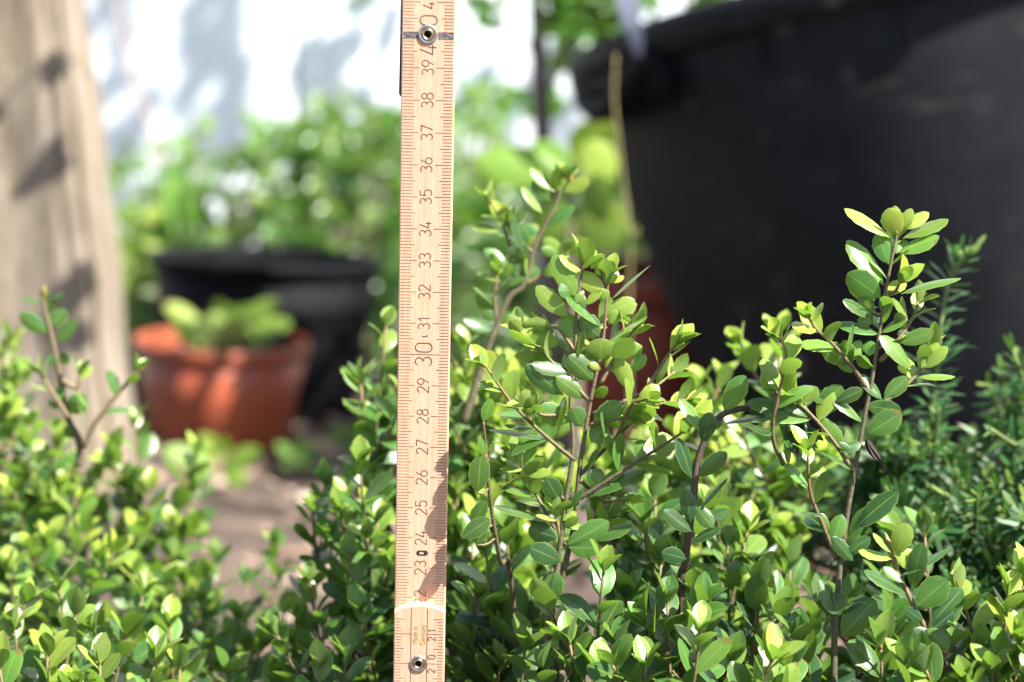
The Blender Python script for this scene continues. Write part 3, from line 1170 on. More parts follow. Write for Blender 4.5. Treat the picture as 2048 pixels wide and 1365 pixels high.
# ------------------------------------------------------------------ holly shrubs
class Plant:
    def __init__(self, name, label, cat, px, d, group=None, leafm='holly_leaf', stemm='holly_stem'):
        self.g = ground_at(px, d)
        self.root = empty(name, self.g, label, cat, group)
        self.lm, self.sm = M[leafm], M[stemm]

    def flush(self, st, ls, stem_name='shoot', leaf_name='leaves', buds=None, label=None):
        o = st.build(stem_name, self.sm, self.root, self.g)
        l = ls.build(leaf_name, self.lm, o if o else self.root, self.g)
        if buds:
            build_buds(buds, o if o else self.root, self.g, M['holly_bud'])
        if label and o:
            o['label'] = label
        return o


GROUP = 'small leaved holly shrubs in the front row'


def mass_shrub(label, px, d, tips, seed, age=0.10, ll=0.0152, nside=(3, 6), tip=0.95, group=GROUP, ds=1.0, sl=(0.022, 0.05)):
    rng = random.Random(seed)
    d *= ds
    tips = [(t[0], t[1], t[2] * ds) + tuple(t[3:]) for t in tips]
    pl = Plant('holly_shrub', label, 'shrub', px, d, group)
    for t in tips:
        tx, ty, td = t[0], t[1], t[2]
        a_ = (t[3] if len(t) > 3 else age) + 0.01
        ls, st = Leaves(9), Stems(6)
        top = P(tx, ty, td)
        base = pl.g + Vector((rng.uniform(-.025, .025), rng.uniform(-.02, .02), 0))
        side = Vector((top.x - base.x, top.y - base.y, 0))
        m1 = base + side * 0.35 + Vector((rng.uniform(-.01, .01), rng.uniform(-.01, .01), top.z * 0.38))
        m2 = base + side * 0.82 + Vector((rng.uniform(-.008, .008), rng.uniform(-.008, .008), top.z * 0.72))
        ctrl = [base, m1, m2, top]
        T = (top - base).length
        pts, arc = shoot(ls, st, ctrl, rng, r0=0.0011, r1=0.00045, ll=ll, start=max(0, T - 0.15), age0=a_, tip=tip, gap=0.0068)
        side_shoots(ls, st, pts, arc, rng, t[4] if len(t) > 4 else rng.randint(*nside), 0.012, 0.09, sl, ll=ll * .95, age0=a_, tip=tip, gap=0.0058)
        bd = [(pts[-1], nz(pts[-1] - pts[-2]), 0.0006, 0.003)]
        pl.flush(st, ls, buds=bd)
    return pl


def sprig_shrub():
    """the shrub at the far left edge, with one long sprig against the wooden post"""
    rng = random.Random(21)
    z = lambda x, y: (x / 2.5275, 460 + y / 2.5275)
    d = 0.985
    pl = mass_shrub('bushy holly shrub in front of the wooden post with one tall bare-stemmed sprig', 150, 1.0,
                    [(-25, 690, 1.0), (25, 715, 1.02), (-20, 740, 1.0), (15, 830, .98), (60, 850, .98), (272, 850, 1.0, .22), (232, 905, 1.0), (150, 1000, .96), (30, 985, .96), (300, 985, 1.0), (340, 1060, 1.0),
                     (95, 1080, .92), (190, 1120, .9), (20, 1140, .9), (270, 1150, .92), (335, 1170, .95), (60, 930, 1.0), (200, 950, 1.02), (120, 880, 1.02, .3), (-30, 1000, .95)],
                    22, age=0.28, ds=1.07, tip=.8, nside=(2, 4), ll=.0165)
    ls, st = Leaves(9), Stems(8)
    c = [P(*z(*q), d) for q in ((400, 1200), (400, 1070), (340, 940), (300, 720), (270, 580), (235, 430), (215, 330))]
    pts = catmull(c, 7)
    arc = arclen(pts)
    st.tube(pts, [0.0016 - 0.0009 * a / arc[-1] for a in arc], [0.6 * a / arc[-1] for a in arc])
    for b, t, w, ag in (((240, 525), (105, 425), 78, .2), ((245, 490), (332, 408), 74, .22), ((290, 570), (382, 460), 62, .12), ((215, 370), (115, 335), 24, .2),
                        ((225, 370), (240, 298), 34, .15), ((250, 370), (315, 318), 26, .2), ((240, 400), (285, 360), 40, .2), ((205, 340), (235, 300), 36, .05),
                        ((300, 670), (345, 640), 60, .0), ((300, 690), (245, 640), 50, .1), ((330, 900), (240, 870), 40, .1), ((345, 930), (432, 840), 96, .35), ((385, 1050), (330, 1000), 60, .15)):
        flat_leaf(ls, z(*b), z(*t), w / 2.5275, d, ag, rng)
    for tw in (((420, 1100), (500, 950), (620, 800), (685, 715)), ((345, 950), (270, 830), (205, 730)), ((312, 760), (385, 800), (400, 740))):
        shoot(ls, st, [P(*z(*q), d - 0.004) for q in tw], rng, r0=0.0011, r1=0.0007, ll=0.0125, age0=0.25, tip=0.9, start=0.004, gap=0.008)
    pl.flush(st, ls, 'sprig', buds=[(P(*z(225, 340), d), nz(Vector((0, 0, 1))), 0.001, 0.005)], label='tall sprig standing clear of the bush')


sprig_shrub()
mass_shrub('low holly shrub growing at the bottom edge below the tall sprig', 190, 0.86,
           [(150, 1235, .85), (30, 1260, .86), (250, 1270, .87), (340, 1255, .9), (95, 1310, .84), (200, 1330, .83), (310, 1320, .85), (0, 1340, .83), (-30, 1200, .88), (360, 1340, .86), (120, 1180, .9), (285, 1195, .92)],
           31, age=0.22, tip=.7, nside=(1, 3), ll=.0168)
mass_shrub('sparse holly shrub whose short shoots leave a gap of brown mulch', 440, 0.98,
           [(392, 985, 1.05), (345, 1115, 1.0), (430, 1120, 1.02, .05), (495, 1170, 1.0, .0), (548, 1095, 1.04, .0), (560, 1160, 1.0, .0), (380, 1160, .98, .1), (400, 1205, .95), (475, 1240, .93), (420, 1300, .9),
            (520, 1300, .9, .05), (585, 1290, .88), (460, 1350, .86), (550, 1350, .86), (385, 1340, .88)],
           41, age=0.10, tip=.6, nside=(1, 2), sl=(.015, .03), ds=1.04)
mass_shrub('dark dense holly shrub tucked against the rule on the side of the pots', 720, 0.94,
           [(772, 655, .93, .3), (722, 770, .93, .25), (745, 850, .94), (720, 930, .89, .2), (650, 975, .95), (690, 1005, .92, .2), (660, 1075, .92), (755, 1045, .9, .2),
            (700, 1125, .88, .04), (620, 1170, .9, .1), (645, 1255, .88, .04), (722, 1230, .87, .0), (752, 1185, .92, .1), (690, 1320, .86, .04), (745, 1320, .91, .0), (605, 1250, .9, .15),
            (640, 1340, .84, .12), (785, 760, .96, .1), (775, 950, .96, .1), (770, 1110, .93, .05)],
           51, age=0.06, tip=.6, nside=(2, 3), sl=(.018, .036))


def back_shrub():
    """sunlit shrub behind the main one; its tall shoot rises beside the thin grey trunk"""
    rng = random.Random(61)
    z = lambda x, y: (900 + x / 2.275, 300 + y / 2.275)
    d = 0.925
    pl = mass_shrub('bright sunlit holly shrub behind the sharpest one, with a tall shoot beside the thin trunk', 1000, 0.98,
                    [(930, 705, .96), (965, 745, .95), (1000, 800, .95), (925, 815, .97), (905, 900, .95), (960, 925, .93), (1010, 895, .95), (1060, 830, .97), (1095, 765, .98), (915, 990, .93),
                     (1000, 990, .95), (1060, 940, .96), (900, 770, 1.0), (950, 860, 1.0), (1040, 740, 1.0), (940, 1030, .94)],
                    62, age=0.30, tip=0.8)
    ls, st = Leaves(9), Stems(8)
    c = [P(*z(*q), d) for q in ((60, 1250), (160, 940), (260, 690), (340, 610), (390, 430), (480, 250), (515, 150))]
    pts = catmull(c, 7)
    arc = arclen(pts)
    st.tube(pts, [0.0017 - 0.0013 * a / arc[-1] for a in arc], [0.5 * (a / arc[-1]) ** 2 for a in arc])
    tip_cluster(ls, pts[-1], pts[-1] - pts[-3], rng, .012, .75, 5)
    L = (((475, 190), (370, 85), 52, .75), ((492, 190), (500, 78), 66, .85), ((520, 192), (632, 138), 60, .8), ((420, 290), (335, 168), 36, .6), ((455, 235), (375, 140), 60, .2),
         ((440, 350), (557, 248), 50, .25), ((225, 372), (105, 345), 34, .7), ((245, 352), (345, 285), 40, .25), ((395, 440), (325, 345), 90, .3), ((350, 480), (290, 300), 50, .1),
         ((515, 480), (430, 405), 56, .75), ((545, 482), (600, 400), 60, .85), ((500, 485), (420, 450), 40, .5), ((265, 520), (160, 450), 44, .4), ((350, 500), (320, 430), 60, .3),
         ((230, 600), (125, 550), 30, .75), ((215, 590), (190, 540), 36, .9), ((240, 590), (275, 520), 36, .7), ((255, 620), (345, 565), 30, .35), ((205, 720), (120, 665), 66, .3),
         ((190, 830), (70, 770), 50, .2), ((200, 780), (150, 735), 44, .2), ((220, 790), (290, 745), 40, .3), ((330, 600), (400, 530), 80, .3), ((300, 590), (330, 510), 80, .2),
         ((205, 300), (190, 235), 26, .9), ((225, 330), (280, 265), 36, .8))
    for b, t, w, ag in L:
        flat_leaf(ls, z(*b), z(*t), w / 2.275, d, ag, rng)
    for tw in (((275, 440), (225, 310), (190, 245)), ((215, 800), (205, 680), (215, 575)), ((345, 612), (430, 560), (490, 490)), ((380, 470), (300, 400), (255, 330))):
        cc = [P(*z(*q), d) for q in tw]
        shoot(ls, st, cc, rng, r0=.0008, r1=.0004, ll=.0125, age0=.35, tip=.9, gap=.0075)
    bd = [(P(*z(190, 250), d), nz(Vector((-.3, 0, 1))), 0.0008, 0.004), (P(*z(205, 560), d), nz(Vector((-.1, 0, 1))), 0.0008, 0.004), (P(*z(545, 150), d), Vector((.2, 0, 1)).normalized(), 0.0009, 0.004)]
    pl.flush(st, ls, 'tall_shoot', buds=bd, label='tall shoot with yellow green tips, slightly out of focus')


back_shrub()
mass_shrub('pale sunlit holly shrub filling the gap in front of the black tub', 1330, 1.0,
           [(1230, 860, 1.0), (1290, 860, 1.0), (1350, 870, .99), (1425, 890, .98), (1480, 905, .97), (1505, 985, .96), (1260, 940, .97), (1330, 950, .96), (1440, 960, .94), (1530, 850, .98), (1560, 930, .96), (1200, 930, 1.0),
            (1400, 770, .95, .5), (1370, 930, 1.0), (1300, 1010, .93, .1), (1400, 1050, .92, .08), (1560, 665, .92, .45), (1480, 1040, .93, .1)],
           71, age=0.34, nside=(3, 5), tip=0.75)


def hero_center():
    rng = random.Random(81)
    z = lambda x, y: (900 + x / 2.275, 300 + y / 2.275)
    d = 0.818
    pl = Plant('holly_shrub', 'tall sharp holly shrub right beside the rule with two upright stems', 'shrub', 1100, 0.81, GROUP)
    # main stems
    ls, st = Leaves(12, True), Stems(10)
    A = [pl.g, P(1095, 1365, d), P(1110, 1180, d), P(1132, 1000, d), P(1146, 900, d), P(1141, 800, d), P(1150, 720, d), P(1152, 640, d), P(1158, 580, d), P(1168, 525, d)]
    B = [pl.g + Vector((.008, 0.006, 0)), P(1112, 1365, d + .004), P(1124, 1170, d + .003), P(1148, 1050, d + .002), P(1160, 930, d), P(1180, 810, d), P(1190, 760, d), P(1205, 690, d), P(1213, 600, d), P(1217, 555, d)]
    for C_, r0 in ((A, 0.0012), (B, 0.0012)):
        pts = catmull(C_, 8)
        arc = arclen(pts)
        tip_cluster(ls, pts[-1], pts[-1] - pts[-3], rng, .0115, .9, 6)
        st.tube(pts, [max(0.0004, r0 - 0.0008 * max(0, (a - arc[-1] + .14) / .14)) for a in arc], [0.55 * max(0, (a - arc[-1] + .08) / .08) for a in arc])
    spec = [((575, 670), (480, 493), 82, .42), ((535, 760), (403, 632), 76, .55), ((705, 655), (598, 566), 72, .85), ((722, 612), (738, 533), 62, .95), ((606, 565), (508, 487), 30, .8),
            ((735, 680), (898, 534), 20, .55), ((705, 755), (832, 688), 74, .62), ((568, 882), (530, 752), 86, .34), ((680, 850), (598, 768), 92, .10), ((688, 968), (684, 868), 114, .55),
            ((722, 872), (882, 764), 20, .5), ((680, 802), (538, 678), 26, .35), ((615, 705), (682, 638), 36, .6), ((655, 1050), (548, 948), 92, .18), ((545, 1010), (385, 976), 62, .14),
            ((515, 1116), (357, 990), 84, .0), ((617, 1132), (494, 1042), 68, .35), ((832, 1102), (762, 958), 68, .75), ((640, 540), (692, 482), 44, .8), ((662, 566), (722, 512), 62, .92),
            ((736, 604), (788, 578), 26, .9), ((722, 792), (768, 738), 52, .55), ((852, 948), (834, 886), 62, .4), ((620, 720), (560, 640), 50, .2), ((560, 640), (500, 640), 60, .2),
            ((700, 690), (690, 640), 60, .5), ((610, 640), (575, 690), 30, .4), ((690, 1000), (640, 975), 30, .6), ((570, 960), (600, 830), 30, .4), ((640, 900), (590, 830), 20, .6),
            ((590, 950), (650, 915), 60, .2), ((760, 1010), (720, 950), 60, .6), ((820, 1010), (885, 940), 50, .4), ((700, 1130), (680, 1085), 60, .5), ((545, 1240), (410, 1180), 90, .2),
            ((480, 1280), (518, 1135), 30, .4), ((600, 1260), (560, 1180), 80, .12), ((650, 1240), (770, 1160), 80, .3), ((780, 1260), (850, 1150), 80, .45), ((640, 1330), (710, 1260), 90, .2)]
    for b, t, w, ag in spec:
        flat_leaf(ls, z(*b), z(*t), w / 2.275, d, min(1, ag * 1.3 + .06), rng, grow=1.05)
    z3 = lambda x, y: (880 + x / 2.333, 780 + y / 2.333)
    spec3 = [((590, 725), (776, 622), 88, .42), ((710, 700), (880, 630), 46, .35), ((600, 735), (736, 740), 90, .45), ((545, 590), (515, 478), 66, .7), ((545, 610), (455, 585), 24, .9), ((545, 655), (457, 690), 46, .8),
             ((570, 610), (636, 572), 30, .8), ((575, 640), (640, 600), 40, .7), ((580, 640), (658, 635), 28, .6), ((515, 985), (432, 960), 80, .2), ((515, 1000), (540, 862), 84, .2),
             ((640, 1035), (524, 985), 36, .25), ((590, 560), (660, 470), 30, .2), ((440, 500), (282, 448), 30, .4), ((530, 620), (268, 540), 26, .35), ((400, 390), (290, 310), 30, .75),
             ((405, 400), (508, 380), 40, .8), ((395, 370), (435, 245), 48, .6), ((400, 360), (480, 325), 34, .75), ((390, 370), (288, 368), 24, .85), ((480, 380), (540, 290), 26, .3),
             ((560, 800), (430, 740), 90, .06), ((545, 690), (420, 650), 90, .05), ((560, 520), (500, 420), 80, .05), ((690, 370), (728, 282), 30, .4), ((760, 450), (705, 380), 80, .15), ((700, 500), (945, 368), 60, .28),
             ((755, 445), (850, 380), 56, .5), ((925, 325), (965, 235), 80, .5), ((850, 350), (772, 215), 40, .6), ((530, 220), (578, 45), 30, .35), ((500, 235), (245, 178), 30, .35), ((440, 180), (310, 165), 20, .3)]
    for b, t, w, ag in spec3:
        flat_leaf(ls, z3(*b), z3(*t), w / 2.333, d - 0.001, ag, rng, grow=1.03)
    bd = [(P(*z(612, 530), d), nz(Vector((0, 0, 1))), 0.0008, 0.006), (P(*z(705, 580), d), nz(Vector((.1, 0, 1))), 0.0009, 0.006)]
    # some procedural fill down the stems
    pl.flush(st, ls, 'stem', buds=bd)
    twigs = [(((1176, 800), (1100, 720), (1045, 668)), .55), (((1150, 921), (1103, 883), (1030, 814), (975, 738)), .6), (((1186, 828), (1295, 782), (1345, 748)), .5),
             (((1160, 950), (1236, 872), (1300, 816), (1372, 800)), .5), (((1156, 1000), (1231, 951), (1326, 891), (1385, 852)), .55), (((1112, 1060), (1086, 1015), (1051, 947), (1034, 915)), .6),
             (((1200, 770), (1243, 695), (1266, 662)), .6), (((1148, 700), (1120, 660), (1106, 655)), .5), (((1290, 785), (1330, 720), (1352, 690)), .6), (((1235, 873), (1262, 812), (1290, 800)), .55),
             (((1122, 1085), (1114, 1040), (1112, 1030)), .5), (((1140, 830), (1085, 830), (1065, 815)), .3), (((1150, 760), (1195, 720), (1222, 690)), .5), (((1160, 960), (1205, 1000), (1245, 1000)), .3),
             (((1130, 1000), (1080, 960), (1010, 940)), .3), (((1180, 850), (1225, 840), (1260, 835)), .4), (((1128, 1090), (1180, 1060), (1215, 1035)), .3), (((1150, 690), (1195, 650), (1235, 630)), .6), (((1150, 720), (1110, 690), (1085, 700)), .45)]
    for q, ag in twigs:
        ls2, st2 = Leaves(10, True), Stems(7)
        dd = d + rng.uniform(-0.010, 0.018)
        n = len(q)
        c = [P(x, y, d + (dd - d) * i / (n - 1)) for i, (x, y) in enumerate(q)]
        pts, arc = shoot(ls2, st2, c, rng, r0=0.00075, r1=0.0004, ll=0.0138, age0=min(.5, ag * .62), tip=1.0, start=0.006, gap=0.0052, tiplen=0.03)
        pl.flush(st2, ls2, 'twig', buds=[(pts[-1], nz(pts[-1] - pts[-2]), 0.0006, 0.0040)])


hero_center()
LOW = mass_shrub('low glossy holly shoots at the foot of the rule, below the two upright stems', 1090, 0.88,
           [(972, 1108, .845, .14), (955, 1200, .86, .1), (950, 1270, .87), (1005, 1230, .85, .2), (1050, 1300, .83, .22), (1000, 1335, .84, .2), (1207, 1145, .795, .3), (1140, 1290, .79, .2), (1235, 1290, .80, .1), (945, 1090, .90, .05),
            (1250, 1200, .83, .05), (1010, 1060, .88, .1), (1260, 1110, .87, .1), (1190, 1340, .79, .15), (970, 1345, .86, .1)],
           91, age=0.03, ll=0.0172, nside=(1, 3), tip=0.42)


def shading_twig():
    # a thin twig just beside the rule, on the sunny side: its few leaves shade the right edge of the rule
    rng = random.Random(95)
    ls, st = Leaves(11, True), Stems(7)
    c = [LOW.g, P(1030, 1250, .84), P(1000, 1120, .815), P(982, 1010, .806), P(974, 930, .802), P(972, 890, .800)]
    pts = catmull(c, 8)
    st.tube(pts, [.0010 - .0006 * i / len(pts) for i in range(len(pts))], [.4 * i / len(pts) for i in range(len(pts))])
    for qx, qy, t, ln, dx, dz in ((892, 925, .024, .008, .35, 1), (890, 985, .022, .007, -.2, 1), (876, 1050, .024, .0125, .1, 1), (888, 1110, .020, .009, .5, .8), (862, 1165, .026, .011, 1, .75), (893, 1150, .02, .008, .3, 1)):
        dep = .797 - ((682 - qy) / 61.5) / 100 * math.sin(R(13))
        cen = P(qx, qy, dep) + S * t
        L = nz(Vector((dx, -.1, dz)))
        b = cen - L * ln * .5
        q = min(pts[12:], key=lambda v: (v - b).length)
        st.tube(catmull([q, q.lerp(b, .5) + Vector((0, 0, -.001)), b], 4), [.0004] * 9, [.8] * 9)
        ls.add(b, L, ln * .55, ln, S * .8 + Vector((rng.uniform(-.3, .3), -.5, rng.uniform(-.2, .2))), rng.uniform(.15, .5), rng.random(), .4, curl=.3, fold=.15, cup=.2, q=.55, p=1.2)
    LOW.flush(st, ls, 'twig', label='thin twig whose leaves shade the edge of the rule')


shading_twig()


def curved_shrub():
    rng = random.Random(101)
    z = lambda x, y: (1300 + x / 2.333, 780 + y / 2.333)
    d = 0.803
    pl = mass_shrub('holly shrub with one dark stem bent over into a hook', 1380, 0.83,
                    [(1310, 1000, .87), (1322, 1130, .82, .1), (1395, 1190, .81, .05), (1400, 1262, .765, .4), (1335, 1210, .80), (1455, 1100, .85), (1495, 1065, .86, .4), (1515, 1180, .83), (1555, 1240, .83),
                     (1290, 1335, .775, .2), (1460, 1330, .78, .12), (1535, 1320, .80, .2), (1440, 990, .9, .35), (1580, 1130, .87, .08)],
                    102, age=0.02, ll=0.0172, nside=(1, 3), tip=0.42)
    ls, st = Leaves(12, True), Stems(10)
    c = [pl.g + Vector((0.005, 0, 0)), P(1365, 1300, d + .01), P(1371, 1123, d + .005), P(1386, 1003, d), P(1396, 921, d), P(1420, 861, d), P(1450, 827, d), P(1506, 816, d), P(1560, 832, d), P(1612, 850, d)]
    pts = catmull(c, 8)
    arc = arclen(pts)
    st.tube(pts, [0.0018 - 0.0009 * (a / arc[-1]) ** 2 for a in arc], [0.3 * a / arc[-1] for a in arc])
    for b, t, w, ag in (((245, 202), (152, 40), 48, .45), ((245, 245), (282, 112), 78, .02), ((222, 405), (352, 296), 72, .06), ((195, 412), (135, 230), 62, .03), ((345, 100), (440, -60), 92, .34),
                        ((640, 98), (470, 90), 56, .2), ((232, 556), (348, 405), 22, .06), ((195, 662), (68, 566), 62, .08), ((750, 140), (556, 118), 50, .4), ((190, 620), (170, 470), 70, .02), ((330, 165), (560, 115), 16, .1),
                        ((300, 190), (330, 120), 40, .05), ((600, 130), (680, 290), 40, .12), ((640, 140), (650, 340), 40, .2), ((210, 540), (290, 640), 70, .25), ((190, 720), (320, 640), 40, .08), ((170, 790), (60, 760), 70, .0)):
        flat_leaf(ls, z(*b), z(*t), w / 2.333, d - .001, ag, rng)
    o = st.build('bent_stem', M['holly_dark_stem'], pl.root, pl.g)
    ls.build('leaves', M['holly_leaf'], o, pl.g)
    # shrivelled hanging tip
    ls, st = Leaves(7), Stems(6)
    for i in range(16):
        a = P(1600 + rng.uniform(-14, 18), 842 + rng.uniform(-4, 8), d)
        b = P(1612 + rng.uniform(-30, 34), 892 + rng.uniform(-12, 12), d + rng.uniform(-.004, .004))
        ls.add(a, b - a, 0.0035, (b - a).length, Vector((rng.uniform(-1, 1), -0.6, 0.2)), rng.uniform(0, .1), rng.random(), 0.2, curl=rng.uniform(-.8, .8), fold=0.5)
    ls.build('drooping_tip', M['dark_leaf'], pl.root, pl.g)


curved_shrub()


def hero_right():
    rng = random.Random(111)
    z8 = lambda x, y: (1500 + x / 2.482, 350 + y / 2.482)
    z4 = lambda x, y: (1300 + x / 2.333, 780 + y / 2.333)
    z5 = lambda x, y: (1640 + x / 2.333, 780 + y / 2.333)
    d = 0.800
    pl = Plant('holly_shrub', 'tallest holly shrub, a single straight stem against the black tub', 'shrub', 1666, 0.80, GROUP)
    ls, st = Leaves(12, True), Stems(12)
    c = [pl.g, P(1668, 1365, d), P(1676, 1180, d), P(1690, 1060, d), P(1708, 950, d), P(1728, 840, d)] + [P(*z8(*q), d) for q in ((598, 1060), (620, 930), (640, 800), (668, 610), (698, 450), (722, 335), (728, 300))]
    pts = catmull(c, 8)
    arc = arclen(pts)
    st.tube(pts, [0.00138 - 0.00098 * max(0, (a - arc[-1] + .20) / .20) for a in arc], [0.6 * max(0, (a - arc[-1] + .06) / .06) for a in arc])
    spec = [((690, 310), (492, 170), 46, .78), ((735, 305), (690, 178), 98, .88), ((755, 280), (798, 176), 52, .88), ((765, 270), (878, 192), 54, .82), ((758, 315), (966, 226), 46, .7), ((735, 385), (924, 310), 66, .6),
            ((690, 445), (636, 298), 84, .40), ((664, 548), (506, 332), 76, .48), ((650, 610), (498, 500), 116, .22), ((748, 592), (1020, 495), 36, .5), ((720, 300), (720, 165), 60, .9), ((722, 390), (780, 330), 60, .45),
            ((785, 725), (715, 620), 32, .7), ((640, 792), (452, 735), 42, .42), ((650, 785), (770, 705), 36, .6), ((800, 965), (668, 808), 66, .66), ((742, 835), (898, 782), 66, .42), ((605, 705), (474, 628), 44, .2),
            ((665, 1112), (775, 1012), 72, .36), ((655, 1115), (555, 995), 46, .3), ((575, 1145), (738, 1172), 76, .12), ((588, 1285), (738, 1190), 104, .28), ((340, 1192), (446, 1058), 100, .36), ((300, 1212), (92, 1190), 56, .45),
            ((345, 1200), (448, 1335), 72, .6), ((600, 660), (590, 620), 40, .3), ((620, 690), (545, 600), 60, .1), ((655, 740), (690, 620), 40, .6), ((605, 740), (540, 720), 50, .1), ((590, 900), (600, 830), 60, .5),
            ((560, 1230), (430, 1110), 30, .45), ((600, 960), (540, 910), 50, .3), ((835, 1005), (1005, 995), 34, .72), ((850, 960), (925, 840), 56, .85), ((870, 960), (970, 860), 56, .85), ((780, 990), (740, 950), 30, .7),
            ((760, 770), (735, 690), 50, .2), ((500, 935), (470, 832), 60, .4), ((505, 925), (545, 830), 60, .5), ((510, 935), (368, 858), 92, .08), ((520, 980), (440, 920), 50, .1),
            ((310, 1200), (150, 1100), 60, .12), ((180, 1170), (0, 1130), 66, .12), ((260, 1140), (205, 1060), 56, .75), ((240, 1140), (130, 1050), 40, .8), ((265, 1130), (330, 1060), 56, .7),
            ((455, 1130), (300, 1085), 56, .5), ((180, 1110), (200, 955), 62, .75)]
    for b, t, w, ag in spec:
        flat_leaf(ls, z8(*b), z8(*t), w / 2.482, d, ag, rng, grow=1.05)
    for b, t, w, ag in (((865, 60), (990, 0), 60, .1), ((945, 290), (885, 250), 30, .2), ((940, 375), (800, 285), 20, .3), ((885, 290), (1000, 240), 50, .15)):
        flat_leaf(ls, z4(*b), z4(*t), w / 2.333, d - .002, ag, rng)
    for b, t, w, ag in (((165, 645), (352, 476), 90, .03), ((100, 1150), (252, 985), 130, .02), ((90, 1055), (60, 950), 110, .15), ((100, 1050), (210, 958), 40, .2), ((85, 1060), (2, 890), 62, .2),
                        ((60, 720), (100, 585), 70, .45), ((40, 660), (4, 580), 40, .5), ((140, 720), (200, 552), 60, .3), ((130, 760), (230, 690), 60, .08), ((155, 800), (60, 690), 60, .1), ((130, 860), (115, 960), 40, .25)):
        flat_leaf(ls, z5(*b), z5(*t), w / 2.333, d - .002, ag, rng)
    hid = Stems(5)
    shoot(ls, hid, [P(*z8(*q), d + .0015) for q in ((612, 980), (640, 800), (668, 610), (698, 450), (722, 335))], rng, r0=.0006, r1=.0004, ll=.0125, wid=.5, gap=.0058, age0=.38, tip=.9, tiplen=.03)
    pl.flush(st, ls, 'stem', buds=[(pts[-1], Vector((0, 0, 1)), 0.0006, 0.003)])
    tw = [([z8(575, 1055), z8(505, 950), z8(400, 830), z8(330, 770), z8(295, 715)], .35), ([z8(645, 925), z8(690, 880), z8(770, 770), z8(820, 690), z8(830, 650)], .5), ([z8(655, 1140), z8(790, 1030), z8(860, 950), z8(895, 870)], .5),
          ([(1707, 943), (1665, 880), (1621, 829), (1590, 803), (1560, 785)], .5), ([(1673, 1119), (1647, 1054), (1621, 986), (1615, 905)], .1), ([z8(690, 590), z8(720, 580), z8(740, 545)], .7), ([z8(655, 700), z8(620, 690), z8(595, 640)], .6),
          ([(1567, 930), (1545, 860), (1572, 720), (1560, 680)], .45)]
    for q, ag in tw:
        ls2, st2 = Leaves(10, True), Stems(7)
        n = len(q)
        dd = rng.uniform(-0.016, 0.012)
        cc = [P(x, y, d + dd * i / (n - 1)) for i, (x, y) in enumerate(q)]
        pp, aa = shoot(ls2, st2, cc, rng, r0=0.0008, r1=0.0004, ll=0.0135, age0=min(.5, ag * .65), tip=1.0, start=0.008, gap=0.0058, tiplen=0.028)
        pl.flush(st2, ls2, 'twig', buds=[(pp[-1], nz(pp[-1] - pp[-2]), 0.0006, 0.0035)])
    # dead curled leaf clinging to the stem
    ls = Leaves(12)
    p0, p1 = P(*z5(214, 222), d - .002), P(*z5(286, 394), d - .006)
    ls.add(p0, p1 - p0, 0.0026, (p1 - p0).length, Vector((.5, -.8, .2)), .1, .5, .5, curl=-.5, fold=1.3, cup=.2, twist=1.3, q=.5)
    p0, p1 = P(*z5(216, 226), d - .002), P(*z5(262, 330), d - .007)
    ls.add(p0, p1 - p0, 0.0018, (p1 - p0).length, Vector((-.6, -.6, .2)), .1, .5, .5, curl=.7, fold=1.2, cup=.2, twist=-1.0, q=.5)
    ls.build('withered_leaf', M['withered'], pl.root, pl.g)


hero_right()


def front_right():
    rng = random.Random(121)
    z5 = lambda x, y: (1640 + x / 2.333, 780 + y / 2.333)
    d = 0.790
    pl = mass_shrub('holly shrub at the foot of the yew with a slanting red brown shoot', 1880, 0.80,
                    [(1850, 1075, .86, .1), (1762, 1300, .785, .3), (1630, 1275, .86, .15), (1600, 1290, .81, .1), (1905, 1290, .80, .1), (1960, 1330, .78, .1), (1810, 1335, .775, .1), (1570, 1335, .79, .15),
                     (1770, 1180, .85, .05), (1700, 1210, .86, .0), (2000, 1300, .80, .05), (1630, 1190, .90, .05)],
                    122, age=0.0, ll=0.0172, nside=(1, 3), tip=0.40)
    ls, st = Leaves(12, True), Stems(9)
    c = [pl.g + Vector((0.012, -.01, 0)), P(1915, 1395, d)] + [P(*z5(*q), d) for q in ((600, 1330), (540, 1210), (480, 1090), (410, 950), (360, 850), (338, 780))]
    pts = catmull(c, 7)
    arc = arclen(pts)
    st.tube(pts, [0.0015 - 0.0007 * a / arc[-1] for a in arc], [0.35 + 0.65 * max(0, (a - arc[-1] + .08) / .08) for a in arc])
    for b, t, w, ag in (((355, 770), (402, 628), 92, .82), ((350, 775), (478, 805), 92, .78), ((335, 790), (185, 752), 36, .85), ((330, 760), (252, 668), 30, .85), ((375, 870), (590, 738), 30, .2), ((430, 930), (470, 720), 80, .1),
                        ((400, 950), (214, 845), 46, .35), ((450, 1010), (590, 890), 124, .38), ((520, 1090), (660, 932), 110, .12), ((495, 1115), (602, 1205), 84, .4), ((480, 1080), (400, 1020), 50, .1), ((560, 1230), (440, 1120), 90, .1),
                        ((520, 1120), (620, 1040), 80, .03), ((390, 900), (300, 830), 40, .5), ((580, 1270), (690, 1150), 40, .2)):
        flat_leaf(ls, z5(*b), z5(*t), w / 2.333, d - .002, ag, rng)
    pl.flush(st, ls, 'shoot', buds=[(pts[-1], nz(pts[-1] - pts[-2]), 0.0013, 0.008)], label='red brown shoot with lime green tip leaves')


front_right()
mass_shrub('holly shrub with bright yellow green tips, cut off by the photo corner below the yew', 2030, 0.78,
           [(2015, 1195, .775, .45), (2050, 1160, .78, .4), (2040, 1280, .77, .15), (1985, 1350, .765, .1), (2070, 1240, .78, .2), (2020, 1340, .77, .1), (2060, 1330, .76, .15)],
           131, age=0.2, ll=0.0160, nside=(2, 3), tip=0.9)


